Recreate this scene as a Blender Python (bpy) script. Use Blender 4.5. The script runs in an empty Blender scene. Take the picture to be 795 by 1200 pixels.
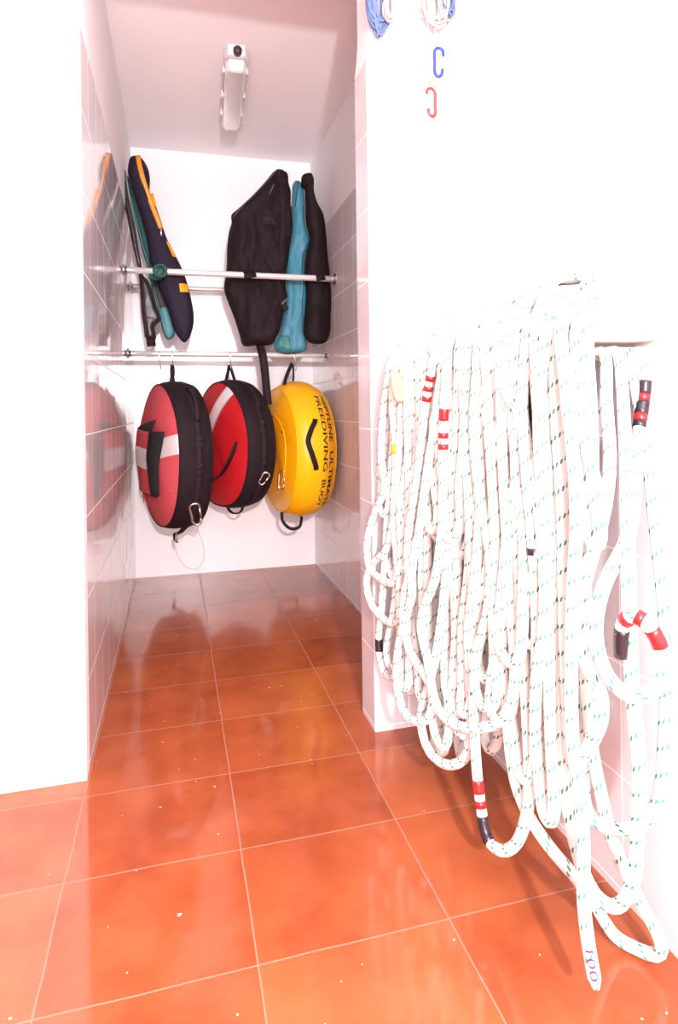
import bpy, bmesh, math, random
from mathutils import Vector, Matrix, noise
from mathutils.geometry import delaunay_2d_cdt
random.seed(7)
C = bpy.context.scene.collection
PI = math.pi

# ------------------------------------------------------------------ camera
IW, IH = 795.0, 1200.0
F, CX, CY, YAW, ROLL = 721.28, 397.5, 480.5, 0.2592, -0.0130
EYE = Vector((0, 0, 1.0))
fw = Vector((math.sin(YAW), math.cos(YAW), 0))
r0 = Vector((math.cos(YAW), -math.sin(YAW), 0))
u0 = Vector((0, 0, 1))
RT = r0 * math.cos(ROLL) + u0 * math.sin(ROLL)
UP = -r0 * math.sin(ROLL) + u0 * math.cos(ROLL)
cd = bpy.data.cameras.new('camera')
cam = bpy.data.objects.new('camera', cd)
C.objects.link(cam)
M = Matrix((RT, UP, -fw)).transposed().to_4x4()
M.translation = EYE
cam.matrix_world = M
cd.sensor_fit = 'VERTICAL'
cd.sensor_height = 36.0
cd.lens = 36.0 * F / IH
cd.shift_y = -(IH / 2 - CY) / IH
cd.clip_start = 0.02
bpy.context.scene.camera = cam


def ray(x, y):
    return RT * ((x - CX) / F) - UP * ((y - CY) / F) + fw


def atY(x, y, Y):
    d = ray(x, y)
    return EYE + d * (Y / d.y)


def atX(x, y, X):
    d = ray(x, y)
    return EYE + d * (X / d.x)


def atZ(x, y, Z):
    d = ray(x, y)
    return EYE + d * ((Z - 1.0) / d.z)


def to_px(P):
    q = P - EYE
    d = q.dot(fw)
    return (CX + F * q.dot(RT) / d, CY - F * q.dot(UP) / d)


# ------------------------------------------------------------------ materials
def new_mat(name):
    m = bpy.data.materials.new(name)
    m.use_nodes = True
    nt = m.node_tree
    b = nt.nodes['Principled BSDF']
    return m, nt, b


def N(nt, t, **kw):
    n = nt.nodes.new(t)
    for k, v in kw.items():
        setattr(n, k, v)
    return n


def math_node(nt, op, a, b=None, c=None):
    n = nt.nodes.new('ShaderNodeMath')
    n.operation = op
    for i, v in enumerate((a, b, c)):
        if v is None:
            continue
        if isinstance(v, (int, float)):
            n.inputs[i].default_value = v
        else:
            nt.links.new(v, n.inputs[i])
    return n.outputs[0]


def mix_col(nt, fac, a, b):
    n = nt.nodes.new('ShaderNodeMix')
    n.data_type = 'RGBA'
    for sock, v in ((n.inputs[0], fac), (n.inputs[6], a), (n.inputs[7], b)):
        if isinstance(v, (int, float)):
            sock.default_value = v
        elif isinstance(v, tuple):
            sock.default_value = (*v, 1)
        else:
            nt.links.new(v, sock)
    return n.outputs[2]


def simple(name, col, rough=0.6, metal=0.0, noise_amt=0.0, noise_scale=40, bump=0.0, bump_scale=200, spec=0.5):
    m, nt, b = new_mat(name)
    b.inputs['Roughness'].default_value = rough
    b.inputs['Metallic'].default_value = metal
    b.inputs['Specular IOR Level'].default_value = spec
    tc = N(nt, 'ShaderNodeTexCoord')
    nz = N(nt, 'ShaderNodeTexNoise')
    nz.inputs['Scale'].default_value = noise_scale
    nz.inputs['Detail'].default_value = 4
    nt.links.new(tc.outputs['Object'], nz.inputs['Vector'])
    lo = tuple(c * (1 - noise_amt) for c in col)
    hi = tuple(min(1, c * (1 + noise_amt)) for c in col)
    nt.links.new(mix_col(nt, nz.outputs['Fac'], lo, hi), b.inputs['Base Color'])
    if bump:
        n2 = N(nt, 'ShaderNodeTexNoise')
        n2.inputs['Scale'].default_value = bump_scale
        nt.links.new(tc.outputs['Object'], n2.inputs['Vector'])
        bp = N(nt, 'ShaderNodeBump')
        bp.inputs['Strength'].default_value = bump
        bp.inputs['Distance'].default_value = 0.004
        nt.links.new(n2.outputs['Fac'], bp.inputs['Height'])
        nt.links.new(bp.outputs['Normal'], b.inputs['Normal'])
    return m


def tile_mat(name, axis, h0, hw, v0, vw, vtop, tile=(0.72, 0.665, 0.682), grout=(0.93, 0.91, 0.91), gw=0.0038, rough=0.045):
    """glossy white wall tiles up to vtop, matt white paint above. axis: 'X' (wall runs along X) or 'Y'."""
    m, nt, b = new_mat(name)
    geo = N(nt, 'ShaderNodeNewGeometry')
    sp = N(nt, 'ShaderNodeSeparateXYZ')
    nt.links.new(geo.outputs['Position'], sp.inputs[0])
    H = sp.outputs[axis]
    V = sp.outputs['Z']
    th = math_node(nt, 'DIVIDE', math_node(nt, 'SUBTRACT', H, h0), hw)
    tv = math_node(nt, 'DIVIDE', math_node(nt, 'SUBTRACT', V, v0), vw)

    def edge(t, w):
        f = math_node(nt, 'FRACT', t)
        d = math_node(nt, 'ABSOLUTE', math_node(nt, 'SUBTRACT', f, 0.5))
        return math_node(nt, 'GREATER_THAN', d, 0.5 - gw / w / 2)
    g = math_node(nt, 'MAXIMUM', edge(th, hw), edge(tv, vw))
    paint = math_node(nt, 'GREATER_THAN', V, vtop)
    rough_zone = math_node(nt, 'MAXIMUM', g, paint)
    col = mix_col(nt, g, tile, grout)
    col = mix_col(nt, paint, col, (0.84, 0.82, 0.83))
    nt.links.new(col, b.inputs['Base Color'])
    rr = nt.nodes.new('ShaderNodeMapRange')
    nt.links.new(rough_zone, rr.inputs[0])
    rr.inputs[3].default_value = rough
    b.inputs['Specular IOR Level'].default_value = 0.75
    rr.inputs[4].default_value = 0.75
    nt.links.new(rr.outputs[0], b.inputs['Roughness'])
    # every tile sits at a very slightly different angle
    cx = N(nt, 'ShaderNodeCombineXYZ')
    nt.links.new(math_node(nt, 'FLOOR', th), cx.inputs[0])
    nt.links.new(math_node(nt, 'FLOOR', tv), cx.inputs[1])
    wn = N(nt, 'ShaderNodeTexWhiteNoise')
    wn.noise_dimensions = '3D'
    nt.links.new(cx.outputs[0], wn.inputs['Vector'])
    sub = N(nt, 'ShaderNodeVectorMath', operation='SUBTRACT')
    nt.links.new(wn.outputs['Color'], sub.inputs[0])
    sub.inputs[1].default_value = (0.5, 0.5, 0.5)
    sc = N(nt, 'ShaderNodeVectorMath', operation='SCALE')
    nt.links.new(sub.outputs[0], sc.inputs[0])
    sc.inputs['Scale'].default_value = 0.011
    nz = N(nt, 'ShaderNodeTexNoise')
    nz.inputs['Scale'].default_value = 9
    nz.inputs['Detail'].default_value = 1
    nt.links.new(geo.outputs['Position'], nz.inputs['Vector'])
    bp = N(nt, 'ShaderNodeBump')
    bp.inputs['Strength'].default_value = 0.04
    bp.inputs['Distance'].default_value = 0.006
    hsum = math_node(nt, 'SUBTRACT', nz.outputs['Fac'], math_node(nt, 'MULTIPLY', g, 0.25))
    nt.links.new(hsum, bp.inputs['Height'])
    add = N(nt, 'ShaderNodeVectorMath', operation='ADD')
    nt.links.new(bp.outputs['Normal'], add.inputs[0])
    nt.links.new(sc.outputs[0], add.inputs[1])
    nrm = N(nt, 'ShaderNodeVectorMath', operation='NORMALIZE')
    nt.links.new(add.outputs[0], nrm.inputs[0])
    nt.links.new(nrm.outputs[0], b.inputs['Normal'])
    return m


def floor_mat():
    m, nt, b = new_mat('terracotta_floor_tile')
    geo = N(nt, 'ShaderNodeNewGeometry')
    sp = N(nt, 'ShaderNodeSeparateXYZ')
    nt.links.new(geo.outputs['Position'], sp.inputs[0])
    # lines are a little wavy, as in hand laid tile
    wz = N(nt, 'ShaderNodeTexNoise')
    wz.inputs['Scale'].default_value = 6
    nt.links.new(geo.outputs['Position'], wz.inputs['Vector'])
    wob = math_node(nt, 'MULTIPLY', math_node(nt, 'SUBTRACT', wz.outputs['Fac'], 0.5), 0.006)
    tx = math_node(nt, 'DIVIDE', math_node(nt, 'SUBTRACT', math_node(nt, 'ADD', sp.outputs['X'], wob), -0.2431), 0.3741)
    ty = math_node(nt, 'DIVIDE', math_node(nt, 'SUBTRACT', math_node(nt, 'ADD', sp.outputs['Y'], wob), 3.5533), 0.3049)

    def dist(t, w):
        f = math_node(nt, 'FRACT', t)
        return math_node(nt, 'MULTIPLY', math_node(nt, 'SUBTRACT', 0.5, math_node(nt, 'ABSOLUTE', math_node(nt, 'SUBTRACT', f, 0.5))), w)
    d = math_node(nt, 'MINIMUM', dist(tx, 0.3741), dist(ty, 0.3049))
    g = math_node(nt, 'LESS_THAN', d, 0.0015)
    cx = N(nt, 'ShaderNodeCombineXYZ')
    nt.links.new(math_node(nt, 'FLOOR', tx), cx.inputs[0])
    nt.links.new(math_node(nt, 'FLOOR', ty), cx.inputs[1])
    wn = N(nt, 'ShaderNodeTexWhiteNoise')
    nt.links.new(cx.outputs[0], wn.inputs['Vector'])
    nz = N(nt, 'ShaderNodeTexNoise')
    nz.inputs['Scale'].default_value = 5.5
    nz.inputs['Detail'].default_value = 3
    nz.inputs['Roughness'].default_value = 0.6
    nt.links.new(geo.outputs['Position'], nz.inputs['Vector'])
    t = math_node(nt, 'ADD', math_node(nt, 'MULTIPLY', nz.outputs['Fac'], 0.8), math_node(nt, 'MULTIPLY', wn.outputs['Value'], 0.25))
    cr = N(nt, 'ShaderNodeValToRGB')
    cr.color_ramp.elements[0].position = 0.28
    cr.color_ramp.elements[0].color = FLOOR_LO
    cr.color_ramp.elements[1].position = 0.78
    cr.color_ramp.elements[1].color = FLOOR_HI
    nt.links.new(t, cr.inputs[0])
    col = mix_col(nt, g, cr.outputs[0], (0.33, 0.165, 0.115))
    # paint specks and scuffs
    vo = N(nt, 'ShaderNodeTexVoronoi')
    vo.voronoi_dimensions = '2D'
    vo.inputs['Scale'].default_value = 22
    dz = N(nt, 'ShaderNodeTexNoise')
    dz.inputs['Scale'].default_value = 160
    nt.links.new(geo.outputs['Position'], dz.inputs['Vector'])
    dv = N(nt, 'ShaderNodeVectorMath', operation='MULTIPLY_ADD')
    nt.links.new(dz.outputs['Color'], dv.inputs[0])
    dv.inputs[1].default_value = (0.006, 0.006, 0.0)
    nt.links.new(geo.outputs['Position'], dv.inputs[2])
    nt.links.new(dv.outputs[0], vo.inputs['Vector'])
    sv = N(nt, 'ShaderNodeSeparateColor')
    nt.links.new(vo.outputs['Color'], sv.inputs[0])
    big = math_node(nt, 'MULTIPLY', math_node(nt, 'POWER', sv.outputs[1], 7.0), 0.06)
    speck = math_node(nt, 'MULTIPLY', math_node(nt, 'LESS_THAN', vo.outputs['Distance'], math_node(nt, 'ADD', big, 0.035)),
                      math_node(nt, 'GREATER_THAN', sv.outputs[0], 0.93))
    col = mix_col(nt, math_node(nt, 'MULTIPLY', speck, 0.8), col, (0.75, 0.68, 0.62))
    nt.links.new(col, b.inputs['Base Color'])
    rg = math_node(nt, 'ADD', math_node(nt, 'MULTIPLY', nz.outputs['Fac'], 0.05), math_node(nt, 'MULTIPLY', math_node(nt, 'MAXIMUM', g, speck), 0.5))
    nt.links.new(math_node(nt, 'ADD', rg, 0.06), b.inputs['Roughness'])
    b.inputs['Specular IOR Level'].default_value = 0.42
    bp = N(nt, 'ShaderNodeBump')
    bp.inputs['Strength'].default_value = 0.06
    bp.inputs['Distance'].default_value = 0.004
    n3 = N(nt, 'ShaderNodeTexNoise')
    n3.inputs['Scale'].default_value = 7
    nt.links.new(geo.outputs['Position'], n3.inputs['Vector'])
    sm = nt.nodes.new('ShaderNodeMapRange')
    nt.links.new(d, sm.inputs[0])
    sm.inputs[1].default_value = 0.0
    sm.inputs[2].default_value = 0.005
    hgt = math_node(nt, 'ADD', math_node(nt, 'MULTIPLY', n3.outputs['Fac'], 0.10), math_node(nt, 'MULTIPLY', sm.outputs[0], 0.5))
    nt.links.new(hgt, bp.inputs['Height'])
    nt.links.new(bp.outputs['Normal'], b.inputs['Normal'])
    return m


def rope_mat():
    m, nt, b = new_mat('white_rope_green_tracer')
    uv = N(nt, 'ShaderNodeUVMap')
    sp = N(nt, 'ShaderNodeSeparateXYZ')
    nt.links.new(uv.outputs[0], sp.inputs[0])
    u, v = sp.outputs[0], sp.outputs[1]
    h = math_node(nt, 'FRACT', math_node(nt, 'ADD', v, math_node(nt, 'MULTIPLY', u, ROPE_HAND)))
    band = math_node(nt, 'LESS_THAN', h, 0.16)
    dash = math_node(nt, 'LESS_THAN', math_node(nt, 'FRACT', math_node(nt, 'ADD', math_node(nt, 'MULTIPLY', u, 8.0), math_node(nt, 'MULTIPLY', h, 1.6 * ROPE_HAND))), 0.52)
    green = math_node(nt, 'MULTIPLY', band, dash)
    col = mix_col(nt, green, (0.80, 0.775, 0.745), (0.05, 0.24, 0.17))
    nt.links.new(col, b.inputs['Base Color'])
    b.inputs['Roughness'].default_value = 0.7
    b.inputs['Specular IOR Level'].default_value = 0.25
    # braided cover
    w = math_node(nt, 'MULTIPLY', math_node(nt, 'SINE', math_node(nt, 'MULTIPLY', math_node(nt, 'ADD', math_node(nt, 'MULTIPLY', u, 12.0), math_node(nt, 'MULTIPLY', v, 10.0)), 2 * PI)),
                  math_node(nt, 'SINE', math_node(nt, 'MULTIPLY', math_node(nt, 'SUBTRACT', math_node(nt, 'MULTIPLY', u, 12.0), math_node(nt, 'MULTIPLY', v, 10.0)), 2 * PI)))
    bp = N(nt, 'ShaderNodeBump')
    bp.inputs['Strength'].default_value = 0.25
    bp.inputs['Distance'].default_value = 0.0015
    nt.links.new(w, bp.inputs['Height'])
    nt.links.new(bp.outputs['Normal'], b.inputs['Normal'])
    return m


ROPE_HAND = -1.0
FLOOR_LO = (0.25, 0.050, 0.018, 1)
FLOOR_HI = (0.40, 0.106, 0.040, 1)

VT = 2.09
TV0, TVW, THW = 0.017, 0.2305, 0.189
MAT = {
    'wall_y': tile_mat('white_tile_side', 'Y', 2.006 - THW * 20, THW, TV0 - TVW, TVW, VT),
    'wall_x': tile_mat('white_tile_front', 'X', -0.247, THW, TV0 - TVW, TVW, VT),
    'wall_back': tile_mat('white_tile_back', 'X', -0.247, THW, TV0 - TVW, TVW, VT, (0.82, 0.79, 0.80), (0.86, 0.83, 0.84), 0.002, 0.30),
    'ceiling_paint': simple('white_ceiling_paint', (0.95, 0.93, 0.94), 0.85, noise_amt=0.01, noise_scale=3, bump=0.12, bump_scale=30),
    'plaster': simple('white_plaster', (0.82, 0.79, 0.80), 0.85, noise_amt=0.02, noise_scale=3, bump=0.15, bump_scale=30),
    'floor': floor_mat(),
    'rope': rope_mat(),
    'chrome': simple('polished_steel_tube', (0.93, 0.90, 0.90), 0.22, 0.6),
    'steel': simple('bright_steel', (0.75, 0.75, 0.76), 0.22, 1.0),
    'shelf_white': simple('white_painted_shelf', (0.83, 0.82, 0.81), 0.35, noise_amt=0.02),
    'red_faded': simple('faded_red_nylon', (0.60, 0.075, 0.09), 0.75, noise_amt=0.12, noise_scale=9, bump=0.3, bump_scale=600),
    'red_bright': simple('bright_red_nylon', (0.47, 0.006, 0.012), 0.6, noise_amt=0.1, noise_scale=8, bump=0.3, bump_scale=500),
    'white_nylon': simple('white_nylon', (0.68, 0.64, 0.63), 0.6, noise_amt=0.05, noise_scale=12),
    'black_nylon': simple('black_nylon', (0.014, 0.007, 0.010), 0.75, spec=0.2, noise_amt=0.3, noise_scale=14, bump=0.35, bump_scale=260),
    'black_web': simple('black_webbing', (0.016, 0.009, 0.012), 0.7, spec=0.25, noise_amt=0.3, noise_scale=60, bump=0.3, bump_scale=500),
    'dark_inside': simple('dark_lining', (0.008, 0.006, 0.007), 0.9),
    'yellow': simple('yellow_vinyl', (0.88, 0.43, 0.003), 0.30, noise_amt=0.06, noise_scale=10, bump=0.35, bump_scale=18),
    'ink': simple('black_print', (0.012, 0.010, 0.012), 0.45),
    'navy': simple('navy_nylon', (0.016, 0.010, 0.024), 0.7, spec=0.2, noise_amt=0.2, noise_scale=10, bump=0.3, bump_scale=300),
    'orange': simple('orange_zip_tape', (0.65, 0.26, 0.015), 0.5),
    'amber': simple('amber_patch', (0.75, 0.33, 0.004), 0.45),
    'teal_dark': simple('dark_green_nylon', (0.008, 0.070, 0.062), 0.6, noise_amt=0.2),
    'teal': simple('teal_nylon', (0.045, 0.215, 0.30), 0.6, noise_amt=0.22, noise_scale=7, bump=0.35, bump_scale=60),
    'teal_light': simple('faded_teal_nylon', (0.085, 0.27, 0.31), 0.6, noise_amt=0.1),
    'mesh_grey': simple('grey_mesh', (0.06, 0.055, 0.06), 0.75, noise_amt=0.3, noise_scale=250),
    'black_vinyl': simple('worn_black_vinyl', (0.022, 0.017, 0.018), 0.38, noise_amt=0.4, noise_scale=22, bump=0.5, bump_scale=40),
    'coat': simple('black_cordura', (0.013, 0.007, 0.009), 0.7, spec=0.18, noise_amt=0.3, noise_scale=8, bump=0.3, bump_scale=350),
    'coat_piping': simple('grey_piping', (0.10, 0.085, 0.09), 0.6),
    'tape_red': simple('red_tape', (0.62, 0.015, 0.018), 0.35),
    'tape_black': simple('black_tape', (0.02, 0.012, 0.018), 0.35),
    'tape_yellow': simple('yellow_tape', (0.75, 0.42, 0.01), 0.4),
    'tape_white': simple('white_tape', (0.8, 0.78, 0.76), 0.4),
    'cream': simple('cream_plastic', (0.46, 0.30, 0.20), 0.4),
    'cord_blue': simple('blue_cord', (0.10, 0.165, 0.33), 0.6, noise_amt=0.25, noise_scale=120),
    'cord_white': simple('white_cord', (0.40, 0.385, 0.36), 0.7, noise_amt=0.1, noise_scale=90),
    'alu_blue': simple('blue_anodised', (0.03, 0.07, 0.36), 0.35, 0.2),
    'alu_red': simple('red_anodised', (0.34, 0.06, 0.065), 0.35, 0.2),
    'housing': simple('light_grey_housing', (0.62, 0.58, 0.59), 0.45),
    'gland': simple('dark_cable_gland', (0.03, 0.018, 0.022), 0.5),
    'tube': simple('frosted_lamp_tube', (0.85, 0.85, 0.83), 0.35),
    'pen': simple('purple_pen_ink', (0.10, 0.015, 0.05), 0.6),
    'orange_tag': simple('orange_zip_pull', (0.85, 0.10, 0.01), 0.5),
}
m, nt, b = new_mat('clear_ribbed_diffuser')
b.inputs['Base Color'].default_value = (0.93, 0.92, 0.91, 1)
b.inputs['Roughness'].default_value = 0.12
b.inputs['Transmission Weight'].default_value = 0.4
b.inputs['IOR'].default_value = 1.3
MAT['diffuser'] = m


# ------------------------------------------------------------------ builders
def tag(o, label=None, cat=None, group=None, kind=None):
    if label: o['label'] = label
    if cat: o['category'] = cat
    if group: o['group'] = group
    if kind: o['kind'] = kind
    return o


def empty(name, loc, rz=0.0, label=None, cat=None, group=None):
    o = bpy.data.objects.new(name, None)
    o.empty_display_size = 0.05
    C.objects.link(o)
    o.location = loc
    o.rotation_euler = (0, 0, rz)
    return tag(o, label, cat, group)


def obj(name, V, Fc, mat, parent=None, local=False, smooth=True, mats=None, fmi=None):
    """one mesh object; V in world space unless local (then in the parent's space)"""
    V = [Vector(v) for v in V]
    if parent is not None:
        org = Vector((0, 0, 0))
        q = parent
        while q is not None and not local:
            org += Vector(q.location)
            q = q.parent
    else:
        lo = Vector([min(v[i] for v in V) for i in range(3)])
        hi = Vector([max(v[i] for v in V) for i in range(3)])
        org = Vector(((lo.x + hi.x) / 2, (lo.y + hi.y) / 2, lo.z))
    me = bpy.data.meshes.new(name)
    me.from_pydata([v - org for v in V], [], Fc)
    for mm in (mats or [mat]):
        me.materials.append(mm)
    if smooth:
        me.polygons.foreach_set('use_smooth', [True] * len(me.polygons))
    if fmi:
        me.polygons.foreach_set('material_index', fmi)
    me.update()
    o = bpy.data.objects.new(name, me)
    C.objects.link(o)
    if parent is not None:
        o.parent = parent
    else:
        o.location = org
    return o


def box_vf(x0, x1, y0, y1, z0, z1, bev=0.0):
    bm = bmesh.new()
    bmesh.ops.create_cube(bm, size=1)
    for v in bm.verts:
        v.co = Vector((x0 + (v.co.x + .5) * (x1 - x0), y0 + (v.co.y + .5) * (y1 - y0), z0 + (v.co.z + .5) * (z1 - z0)))
    if bev:
        bmesh.ops.bevel(bm, geom=bm.edges[:], offset=bev, segments=3, affect='EDGES', profile=0.5)
    bm.verts.index_update()
    V = [v.co.copy() for v in bm.verts]
    Fc = [[v.index for v in f.verts] for f in bm.faces]
    bm.free()
    return V, Fc


def join(*vfs):
    V, Fc = [], []
    for v, f in vfs:
        n = len(V)
        V += list(v)
        Fc += [[i + n for i in q] for q in f]
    return V, Fc


def catmull(P, step, closed=False):
    P = [Vector(p) for p in P]
    n = len(P)
    out = []
    rng = range(n if closed else n - 1)
    for i in rng:
        p1, p2 = P[i], P[(i + 1) % n]
        p0 = P[i - 1] if (i > 0 or closed) else p1 + (p1 - p2)
        p3 = P[(i + 2) % n] if (i + 2 < n or closed) else p2 + (p2 - p1)
        d1 = max((p2 - p1).length, 1e-6) ** .5
        d0 = max((p1 - p0).length, 1e-6) ** .5
        d2 = max((p3 - p2).length, 1e-6) ** .5
        m1 = (p2 - p1) + d1 * ((p1 - p0) / d0 - (p2 - p0) / (d0 + d1)) * (d1 / d1)
        m2 = (p2 - p1) + d1 * ((p3 - p2) / d2 - (p3 - p1) / (d1 + d2))
        m1 = (p1 - p0) / d0 - (p2 - p0) / (d0 + d1) + (p2 - p1) / d1
        m2 = (p2 - p1) / d1 - (p3 - p1) / (d1 + d2) + (p3 - p2) / d2
        m1 *= d1
        m2 *= d1
        k = max(1, int((p2 - p1).length / step))
        for j in range(k):
            t = j / k
            a = 2 * t**3 - 3 * t**2 + 1
            bb = t**3 - 2 * t**2 + t
            c = -2 * t**3 + 3 * t**2
            e = t**3 - t**2
            out.append(p1 * a + m1 * bb + p2 * c + m2 * e)
    if not closed:
        out.append(P[-1])
    return out


def frames(P, closed=False):
    n = len(P)
    T = []
    for i in range(n):
        a = P[i - 1] if (i > 0 or closed) else P[i]
        c = P[(i + 1) % n] if (i < n - 1 or closed) else P[i]
        t = (c - a)
        T.append(t.normalized() if t.length > 1e-9 else (T[-1] if T else Vector((0, 0, 1))))
    ref = Vector((0, -1, 0)) if abs(T[0].y) < 0.9 else Vector((1, 0, 0))
    nn = (ref - T[0] * ref.dot(T[0])).normalized()
    NB = []
    for i in range(n):
        nn = nn - T[i] * nn.dot(T[i])
        nn = nn.normalized() if nn.length > 1e-6 else T[i].orthogonal().normalized()
        NB.append((nn.copy(), T[i].cross(nn)))
    return T, NB


def tube_vf(P, r, seg=8, closed=False, caps=True, flat=None):
    """flat=(w,h): elliptical/flat section instead of round"""
    P = [Vector(p) for p in P]
    T, NB = frames(P, closed)
    V, Fc = [], []
    n = len(P)
    for i in range(n):
        a, bb = NB[i]
        rr = r[i] if isinstance(r, (list, tuple)) else r
        for k in range(seg):
            an = 2 * PI * k / seg
            if flat:
                V.append(P[i] + a * math.cos(an) * flat[0] + bb * math.sin(an) * flat[1])
            else:
                V.append(P[i] + (a * math.cos(an) + bb * math.sin(an)) * rr)
    for i in range(n if closed else n - 1):
        j = (i + 1) % n
        for k in range(seg):
            k2 = (k + 1) % seg
            Fc.append([i * seg + k, i * seg + k2, j * seg + k2, j * seg + k])
    if caps and not closed:
        Fc.append([k for k in range(seg)][::-1])
        Fc.append([(n - 1) * seg + k for k in range(seg)])
    return V, Fc


def strap_vf(P, side, w, t):
    """flat webbing: centre line P, width direction side (one vector or one per point), width w, thickness t"""
    P = [Vector(p) for p in P]
    T, _ = frames(P)
    V, Fc = [], []
    for i, p in enumerate(P):
        s = Vector(side[i]) if isinstance(side, list) else Vector(side)
        s = (s - T[i] * s.dot(T[i])).normalized()
        nn = T[i].cross(s)
        for a, c in ((-1, -1), (1, -1), (1, 1), (-1, 1)):
            V.append(p + s * a * w / 2 + nn * c * t / 2)
    for i in range(len(P) - 1):
        for k in range(4):
            k2 = (k + 1) % 4
            Fc.append([i * 4 + k, i * 4 + k2, i * 4 + 4 + k2, i * 4 + 4 + k])
    Fc.append([3, 2, 1, 0])
    e = 4 * (len(P) - 1)
    Fc.append([e, e + 1, e + 2, e + 3])
    return V, Fc


def resample(poly, step, closed=True):
    out = []
    n = len(poly)
    for i in range(n if closed else n - 1):
        a, c = Vector(poly[i]), Vector(poly[(i + 1) % n])
        k = max(1, int((c - a).length / step))
        for j in range(k):
            out.append(a.lerp(c, j / k))
    return out


def inside(p, poly):
    x, y = p
    r = False
    j = len(poly) - 1
    for i in range(len(poly)):
        xi, yi = poly[i]
        xj, yj = poly[j]
        if (yi > y) != (yj > y) and x < (xj - xi) * (y - yi) / (yj - yi) + xi:
            r = not r
        j = i
    return r


def edge_dist(p, poly):
    best = 1e9
    p = Vector(p)
    n = len(poly)
    for i in range(n):
        a, c = Vector(poly[i]), Vector(poly[(i + 1) % n])
        ab = c - a
        t = max(0, min(1, (p - a).dot(ab) / max(ab.length_squared, 1e-9)))
        best = min(best, (p - a - ab * t).length)
    return best


class Pillow:
    """a stuffed fabric body: outline (px) carried to a vertical plane, both sides swelling out from the seam"""

    def __init__(self, outline, Yfun, T, rim, step=4.0, wr=0.006, wf=14.0, seed=0.0):
        pts3 = [tuple(p) for p in outline]
        sm = catmull([(p[0], p[1], 0) for p in pts3], step, closed=True)
        self.poly = [(p.x, p.y) for p in sm]
        self.Y, self.T, self.rim, self.wr, self.wf, self.seed = Yfun, T, rim, wr, wf, seed
        self.step = step

    def depth(self, p):
        d = min(edge_dist(p, self.poly) / self.rim, 1.0)
        return self.T * math.sqrt(max(0.0, 1 - (1 - d) ** 2)), d

    def at(self, p, lift=0.0, side=-1):
        t, d = self.depth(p)
        Y = self.Y(p[0], p[1])
        base = atY(p[0], p[1], Y)
        w = noise.noise(Vector((base.x * self.wf + self.seed, base.z * self.wf * 0.45, side * 3.1))) * self.wr * d
        w += noise.noise(Vector((base.x * self.wf * 2.6 + self.seed, base.z * self.wf * 0.9, side * 7.7))) * self.wr * 0.5 * d
        return Vector((base.x, Y + side * (t + lift + w * (1 if t > 0 else 0)), base.z))

    def vf(self):
        poly = [Vector(p) for p in self.poly]
        pts = list(poly)
        xs = [p.x for p in poly]
        ys = [p.y for p in poly]
        s = self.step
        y = min(ys)
        row = 0
        while y < max(ys):
            x = min(xs) + (s / 2 if row % 2 else 0)
            while x < max(xs):
                if inside((x, y), self.poly) and edge_dist((x, y), self.poly) > s * 0.45:
                    pts.append(Vector((x, y)))
                x += s
            y += s * 0.87
            row += 1
        nb = len(poly)
        r = delaunay_2d_cdt(pts, [], [list(range(nb))], 1, 1e-5)
        vs, fs = r[0], r[2]
        V, Fc = [], []
        isb = [edge_dist((v.x, v.y), self.poly) < 1e-3 for v in vs]
        front, back = [], []
        for i, v in enumerate(vs):
            p = (v.x, v.y)
            if isb[i]:
                V.append(atY(p[0], p[1], self.Y(*p)))
                front.append(len(V) - 1)
                back.append(len(V) - 1)
            else:
                V.append(self.at(p, 0, -1))
                front.append(len(V) - 1)
                V.append(self.at(p, 0, 1))
                back.append(len(V) - 1)
        for f in fs:
            Fc.append([front[i] for i in f])
            b2 = [back[i] for i in f][::-1]
            if len(set(b2) | set(Fc[-1])) > 3:
                Fc.append(b2)
        return V, Fc

    def patch(self, poly, lift=0.0015, step=3.0, thick=0.002):
        """a sewn-on patch following the front"""
        P = [Vector(p) for p in resample(poly, step)]
        pts = list(P)
        xs = [p.x for p in P]
        ys = [p.y for p in P]
        y = min(ys)
        while y < max(ys):
            x = min(xs)
            while x < max(xs):
                if inside((x, y), poly) and edge_dist((x, y), poly) > step * 0.4:
                    pts.append(Vector((x, y)))
                x += step
            y += step
        r = delaunay_2d_cdt(pts, [], [list(range(len(P)))], 1, 1e-5)
        vs, fs = r[0], r[2]
        V = [self.at((v.x, v.y), lift + thick) for v in vs] + [self.at((v.x, v.y), lift - 0.003) for v in vs]
        n = len(vs)
        Fc = [list(f) for f in fs] + [[i + n for i in f][::-1] for f in fs]
        cnt = {}
        for f in fs:
            for i in range(len(f)):
                e = (f[i], f[(i + 1) % len(f)])
                cnt[e] = 1
        for (a, c) in list(cnt):
            if (c, a) not in cnt:
                Fc.append([c, a, a + n, c + n])
        return V, Fc

    def line(self, pts, lift=0.002, step=3.0):
        P = catmull([(p[0], p[1], 0) for p in pts], step)
        return [self.at((p.x, p.y), lift) for p in P]


# ------------------------------------------------------------------ the room
XL, XR, XP = -0.247, 0.865, 0.585
YF, YB = 1.80, 3.915
YP0, YP1 = 1.818, 1.95
ZC = 2.607


def struct(name, vf, mat, smooth=False):
    return tag(obj(name, vf[0], vf[1], mat, smooth=smooth), kind='structure')


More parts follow.
